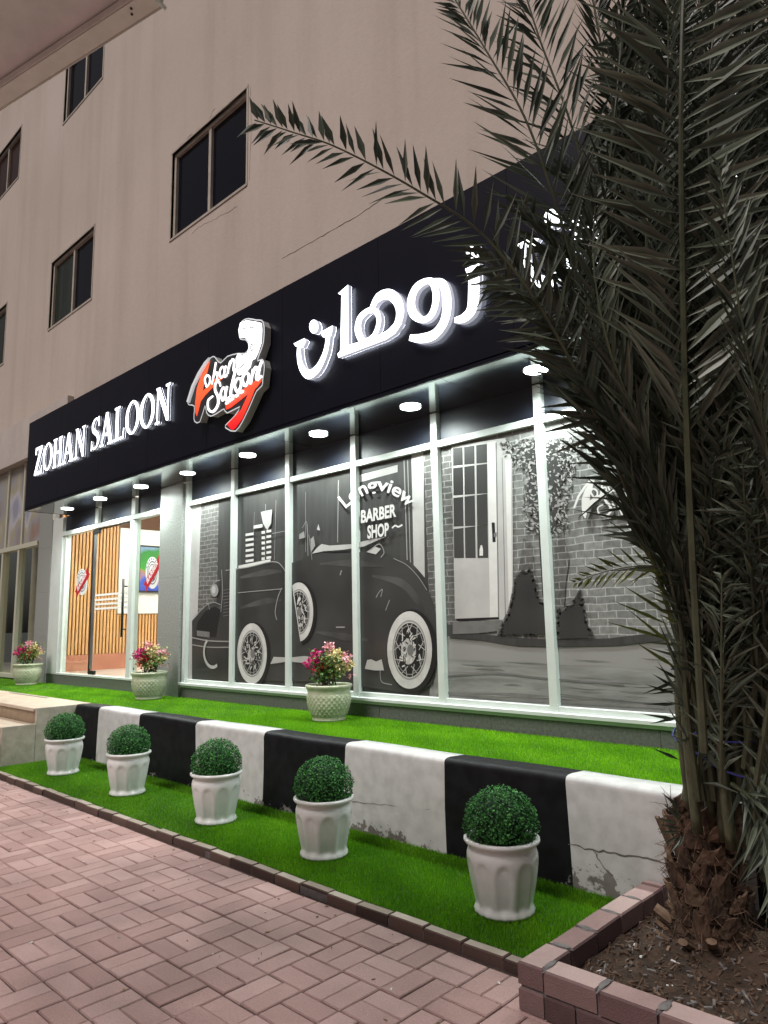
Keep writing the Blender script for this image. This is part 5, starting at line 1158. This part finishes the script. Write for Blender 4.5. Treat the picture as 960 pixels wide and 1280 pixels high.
frond(px((880, 900, 2.6), (846, 770, 2.52), (832, 716, 2.48), (798, 708, 2.45), (752, 716, 2.44), (722, 727, 2.44)), toC, .115, .011, .030, .42, 48, 30, .08, .006, .0015, m='palmolive', tone=.5, up=0, droop=.02, tied=False)
# stray stiff leaflets standing out of the bundle on the left
def spikes(nm, L, m, W_=.014, d=2.5, tn=.3):
    for (tx, ty, bx1, by1) in L:
        q = Leaf(); a = UD(bx1, by1, d); b = UD(tx, ty, d-.02); dd = (b-a); ln = dd.length; dd.normalize(); n2 = (toC+Vector((0, 0, random.uniform(-.3, .6)))); n2 = (n2-dd*n2.dot(dd)).normalized()
        leaflet(q, a, dd, n2, ln, W_, tn)
        q.v = [tuple(Vector(v)-TB) for v in q.v]; o = q.build('leaflet', [M[m]], pa); set_tone(o.data, q.t)
spikes('leaflets', [(669, 438, 738, 480), (667, 482, 752, 513), (677, 541, 757, 522), (698, 518, 762, 525), (713, 497, 760, 516), (690, 470, 755, 505), (684, 449, 752, 500), (735, 532, 775, 570), (745, 553, 790, 600)], 'palmleaf', .024, 2.45, .12)
spikes('leaflets', [(711, 636, 815, 656), (779, 600, 722, 648), (751, 644, 838, 706), (775, 620, 833, 690), (777, 597, 835, 648), (770, 562, 800, 622), (712, 650, 700, 640)][:6], 'palmleaf', .011, 2.46, .2)
spikes('leaflets', [(757, 777, 838, 800), (764, 750, 838, 782), (779, 732, 840, 770), (783, 760, 846, 812), (790, 800, 850, 838)], 'palmolive', .014, 2.5, .25)
spikes('leaflets', [(812, 868, 850, 862), (803, 880, 850, 880), (802, 868, 848, 850), (800, 892, 850, 900), (812, 905, 852, 896), (818, 832, 850, 850), (828, 820, 852, 845), (815, 842, 848, 862), (815, 935, 850, 950), (806, 855, 846, 868)], 'palmleaf', .013, 2.6, .08)
spikes('leaflets', [(826, 990, 850, 1010), (818, 1022, 848, 1030), (822, 1040, 850, 1040), (828, 1058, 850, 1042), (838, 1066, 853, 1045), (829, 1003, 852, 1028), (836, 995, 852, 1025), (846, 1062, 856, 1042), (824, 1030, 852, 1036)], 'palmleaf', .012, 2.62, .3)
# the mass of tied fronds
def lerpx(tab, y):
    for (y0, x0), (y1, x1) in zip(tab[:-1], tab[1:]):
        if y0 >= y >= y1: return x0+(x1-x0)*(y0-y)/(y0-y1)
    return tab[-1][1]
LB = [(1010, 862), (900, 862), (800, 866), (700, 850), (600, 828), (500, 795), (400, 765), (300, 755), (200, 762), (100, 775), (-60, 790)]
for k in range(84):
    u = (k+random.random())/84; dz = random.uniform(-.42, .55); ys = [1000, 860, 700, 560, 420, 280, 130, random.choice((-60, -60, 20, 60))]
    if k % 3 == 0: ys = ys[:random.choice((4, 5, 6))]
    P = []
    for j, y in enumerate(ys):
        l = lerpx(LB, y); r = 1060 if j > 1 else 985
        x = l+(r-l)*u+random.uniform(-14, 14); sp_ = min(1, .45+.16*j)
        P.append(UD(x, y, max(2.48, 2.80+dz*sp_)))
    az = random.uniform(0, 6.28); N = Vector((math.cos(az), math.sin(az), .25))
    if random.random() < .5: N = toC+Vector((random.gauss(0, .4), random.gauss(0, .4), .2))
    frond(P, N, random.uniform(.24, .34), random.uniform(.017, .024), .036, .16, 24, 42, .20, random.uniform(.010, .015), .003, tone=random.uniform(.22, .55), up=random.uniform(0, .3), droop=.25)
for k in range(44):            # shorter inner leaves tangled between the ropes
    x = random.uniform(868, 985); y = random.uniform(680, 1010); dx = random.uniform(-22, 45); d = random.uniform(2.40, 2.72)
    frond(px((x, y, d), (x+dx*.4, y-90, d-.05), (x+dx, y-190, d-.12), (x+dx*1.2, y-260, d-.14)), toC+Vector((random.gauss(0, .6), random.gauss(0, .6), 0)), .22, .017, .030, .05, 34, 34, .38, .007, .002, tone=random.uniform(.4, .8), up=.2, droop=.4, tied=False)
frond(px((915, 980, 2.5), (940, 1000, 2.38), (955, 1040, 2.32), (962, 1090, 2.30), (972, 1140, 2.32)), toC, .22, .018, .028, .1, 40, 25, .2, .008, .002, tone=.5)
frond(px((940, 960, 2.4), (962, 1000, 2.3), (985, 1080, 2.25), (1000, 1170, 2.25)), toC, .24, .018, .028, .1, 40, 25, .2, .008, .002, tone=.45)
for k, (xa, ya, xb, yb, xc, yc) in enumerate([(800, 600, 715, 430, 620, 345), (790, 560, 690, 380, 590, 320), (810, 560, 735, 380, 640, 250), (820, 560, 760, 400, 680, 300), (815, 500, 770, 330, 720, 220), (830, 480, 790, 250, 770, 60), (820, 520, 740, 300, 700, 200), (800, 520, 720, 400, 660, 380), (830, 420, 800, 200, 765, 20), (840, 400, 825, 150, 800, -40)]):
    d = 2.55+.06*k % .4
    frond(px((880, 860, d+.1), (xa, ya, d), (xb, yb, d-.02), (xc, yc, d-.05)), toC+Vector((random.gauss(0, .5), random.gauss(0, .5), .1)), .30, .022, .034, .25, 55, 42, .32, .010, .002, tone=.5, up=.1, droop=.25, tied=k % 2 == 0)
for (x, y, dx, dy, d) in [(958, 1000, 22, 130, 2.45), (972, 990, 20, 170, 2.35), (945, 1000, 14, 80, 2.42)]:
    frond(px((x-15, y-40, d+.1), (x, y, d), (x+dx*.6, y+dy*.5, d-.06), (x+dx, y+dy, d-.04)), toC+Vector((random.gauss(0, .4), random.gauss(0, .4), 0)), .20, .018, .026, .05, 36, 24, .25, .006, .0015, tone=.45, up=.1, droop=.3, tied=False)
# stout petioles rising from the crown
for (xa, ya, xb, yb, d, r) in [(872, 1040, 853, 820, 2.62, .015), (862, 1010, 846, 840, 2.70, .012), (915, 1060, 893, 830, 2.58, .017), (903, 1050, 905, 800, 2.66, .014), (955, 1100, 925, 800, 2.50, .010), (975, 1080, 960, 760, 2.50, .011), (935, 1060, 948, 780, 2.6, .013), (890, 1040, 875, 820, 2.72, .014), (965, 1060, 985, 800, 2.55, .013)]:
    q = MB(); C = catmull(px((xa, ya, d+.05), ((xa+xb)/2-3, (ya+yb)/2, d), (xb, yb, d), (xb+random.uniform(-8, 4), yb-170, d+.02)), 6); n = len(C)
    q.tube([c-TB for c in C], [r*(1.25-.6*i/n) for i in range(n)], 8); q.build('petiole', M['petiole'], pa, True)
# trunk
TT = UD(895, 1035, 2.72); H = TT.z-TB.z+.02
q = MB(); NR = 36
q.grid(lambda i, j: ((.142-.035*math.sin(j/16*2.6)+.012*math.sin(i*2.3+j*1.7)+.010*math.sin(i*.9-j*2.9))*math.cos(2*math.pi*i/NR), (.142-.035*math.sin(j/16*2.6)+.012*math.sin(i*1.7+j*2.1))*math.sin(2*math.pi*i/NR), -.06+(H+.06)*j/16), NR, 17)
q.build('trunk', M['bark'], pa)
for k in range(46):            # old leaf bases
    a = k*2.4; z = .02+(H-.02)*(k/46); r = .110+random.uniform(0, .012); T = Matrix.Translation((r*math.cos(a), r*math.sin(a), z)) @ Matrix.Rotation(a, 4, 'Z') @ Matrix.Rotation(random.uniform(.02, .30), 4, 'Y')
    w0 = random.uniform(.035, .06); h = random.uniform(.06, .13); q = MB(); n = 5
    vs = []
    for j in range(4):
        for i in range(n):
            u = i/(n-1)*2-1; ww = w0*(1-.45*(j/3)**1.5)*random.uniform(.93, 1.07); vs.append(T @ Vector((.018*(1-u*u)+random.uniform(-.003, .003)+.012*j/3, u*ww, h*j/3+random.uniform(-.006, .006)*(j == 3)*2)))
    m = len(vs); vs += [v-T.to_3x3() @ Vector((.009, 0, 0)) for v in vs]
    q.add(vs, [(j*n+i, j*n+i+1, (j+1)*n+i+1, (j+1)*n+i) for j in range(3) for i in range(n-1)]+[(m+j*n+i, m+(j+1)*n+i, m+(j+1)*n+i+1, m+j*n+i+1) for j in range(3) for i in range(n-1)]+[(3*n+i, 3*n+i+1, m+3*n+i+1, m+3*n+i) for i in range(n-1)]+[(j*n, (j+1)*n, m+(j+1)*n, m+j*n) for j in range(3)]+[(j*n+n-1, m+j*n+n-1, m+(j+1)*n+n-1, (j+1)*n+n-1) for j in range(3)])
    q.build('leaf_base', M['boot'] if random.random() < .45 else M['bark'], pa)
q = MB()                        # frayed fibre
for k in range(1500):
    a = random.uniform(0, 6.28); z = random.uniform(-.02, H+.02); r = .108+random.uniform(0, .025)+.05*max(0, .08-z)*5; p = Vector((r*math.cos(a), r*math.sin(a), z)); L = random.uniform(.03, .10)
    d = Vector((math.cos(a)*random.uniform(0, .8), math.sin(a)*random.uniform(0, .8), random.choice((-1, 1))*random.uniform(.2, 1)))+Vector((random.gauss(0, .5), random.gauss(0, .5), 0)); d.normalize(); s = d.cross(Vector((random.gauss(0, 1), random.gauss(0, 1), random.gauss(0, 1)))).normalized()*random.uniform(.0008, .003)
    q.add([p-s, p+s, p+d*L+s*.4, p+d*L-s*.4], [(0, 1, 2, 3)], random.choice((0, 0, 1)))
o = q.build('fibre', [M['bark'], M['boot']], pa); tag(o, kind='stuff')
for k in range(6):              # cut stubs near the ground
    a = random.uniform(2.6, 5.2); T = Matrix.Translation((.15*math.cos(a), .15*math.sin(a), random.uniform(-.01, .08))) @ Matrix.Rotation(a, 4, 'Z') @ Matrix.Rotation(1.0, 4, 'Y')
    q = MB(); n = 8; rr = random.uniform(.018, .03); q.add([T @ Vector((rr*.6*math.cos(6.283*i/n)*s, rr*math.sin(6.283*i/n)*s, z)) for z, s in ((0, 1.1), (.07, 1)) for i in range(n)], [(i, (i+1) % n, (i+1) % n+n, i+n) for i in range(n)]+[tuple(range(n, 2*n))]); q.build('leaf_stub', M['boot'], pa)
# blue ropes round the bundle
rl = [(745, .30, 0, 'blue rope tied round the palm fronds, the highest loop'), (838, .275, .03, 'blue rope tied round the palm fronds, second loop from the top'), (912, .262, .02, 'blue rope tied round the palm fronds, third loop from the top'), (940, .262, .16, 'blue rope slanting down round the palm fronds, the lowest loop')]
for (y, r, tilt, lab) in rl:
    c = UD(936, y, 2.76); P = []
    for i in range(49):
        a = 2*math.pi*i/48; rad = r*(1+.03*math.sin(3*a+y)); p = Vector((c.x+rad*math.cos(a), c.y+rad*math.sin(a), c.z+tilt*(-(math.cos(a)*.6-math.sin(a)*.2))*.8+.008*math.sin(5*a))); P.append(p)
    o = MB().tube(P, .0042, 6, caps=False).build('rope', M['rope'], None, True); tag(o, lab, 'rope', 'blue ropes tied round the palm')

# ================================================================== METAL CANOPY (upper left)
cz = 3.2; c0 = UZ(203, 8, cz); e1 = (UZ(0, 137, cz)-c0); e1.z = 0; e1.normalize(); e2 = Vector((e1.y, -e1.x, 0))
if (c0+e2*.3-CAM).length > (c0-e2*.3-CAM).length: e2 = -e2
cn = empty('metal_canopy', tuple(c0), 'shallow sheet metal canopy overhead with a bright rolled edge and screw heads', 'canopy')
ang = math.atan2(e1.y, e1.x); cn.rotation_euler.z = ang; flip = 1 if Vector((-math.sin(ang), math.cos(ang), 0)).dot(e2) > 0 else -1
def cb(nm, m, x0, x1, y0, y1, z0, z1, b=.002): 
    ya, yb = sorted((y0*flip, y1*flip)); return MB().bbox(x0, x1, ya, yb, z0, z1, b).build(nm, m, cn)
LX, LYY, fw_ = 2.4, 1.3, .060
cb('front_flange', M['canopy'], 0, LX, .004, fw_, 0, .004); cb('end_flange', M['canopy'], .004, fw_*.6, fw_, LYY, .0, .004)
cb('front_face', M['canopy'], 0, LX, 0, .004, .004, .07); cb('end_face', M['canopyedge'], -.004, 0, 0, LYY, .0, .07)
cb('inner_return', M['canopy'], fw_*.6, LX, fw_, fw_+.004, .004, .03); cb('panel', M['canopyin'], 0, LX, .004, LYY, .034, .044)
q = MB(); q.tube([(0, -.003*flip, .003), (LX, -.003*flip, .003)], .0035, 8); q.build('rolled_edge', M['canopyedge'], cn, True)
q = MB(); q.tube([(0, -.010*flip, .012), (LX, -.010*flip, .012)], .002, 6); q.build('drip_bead', M['canopyedge'], cn, True)
q = MB(); q.tube([(-.002, -.01*flip, .0), (-.002, .30*flip, .0)], .006, 8); q.build('end_trim', M['canopyedge'], cn, True)
for sx_, sy_ in ((.10, .030), (.085, .045), (.815, .035), (1.3, .035), (1.9, .035)):
    q = MB(); q.add([(sx_+.004*math.cos(i*math.pi/4), sy_*flip+.004*math.sin(i*math.pi/4), z) for z in (-.003, 0) for i in range(8)], [(i, (i+1) % 8, (i+1) % 8+8, i+8) for i in range(8)]+[tuple(range(8))]); q.build('screw', M['blackmetal'], cn)
q = MB(); q.tube([(LX-.1, (LYY-.1)*flip, .03), (LX-.1, (LYY-.1)*flip, -cz-.05)], .04, 12); q.build('post', M['canopy'], cn, True)
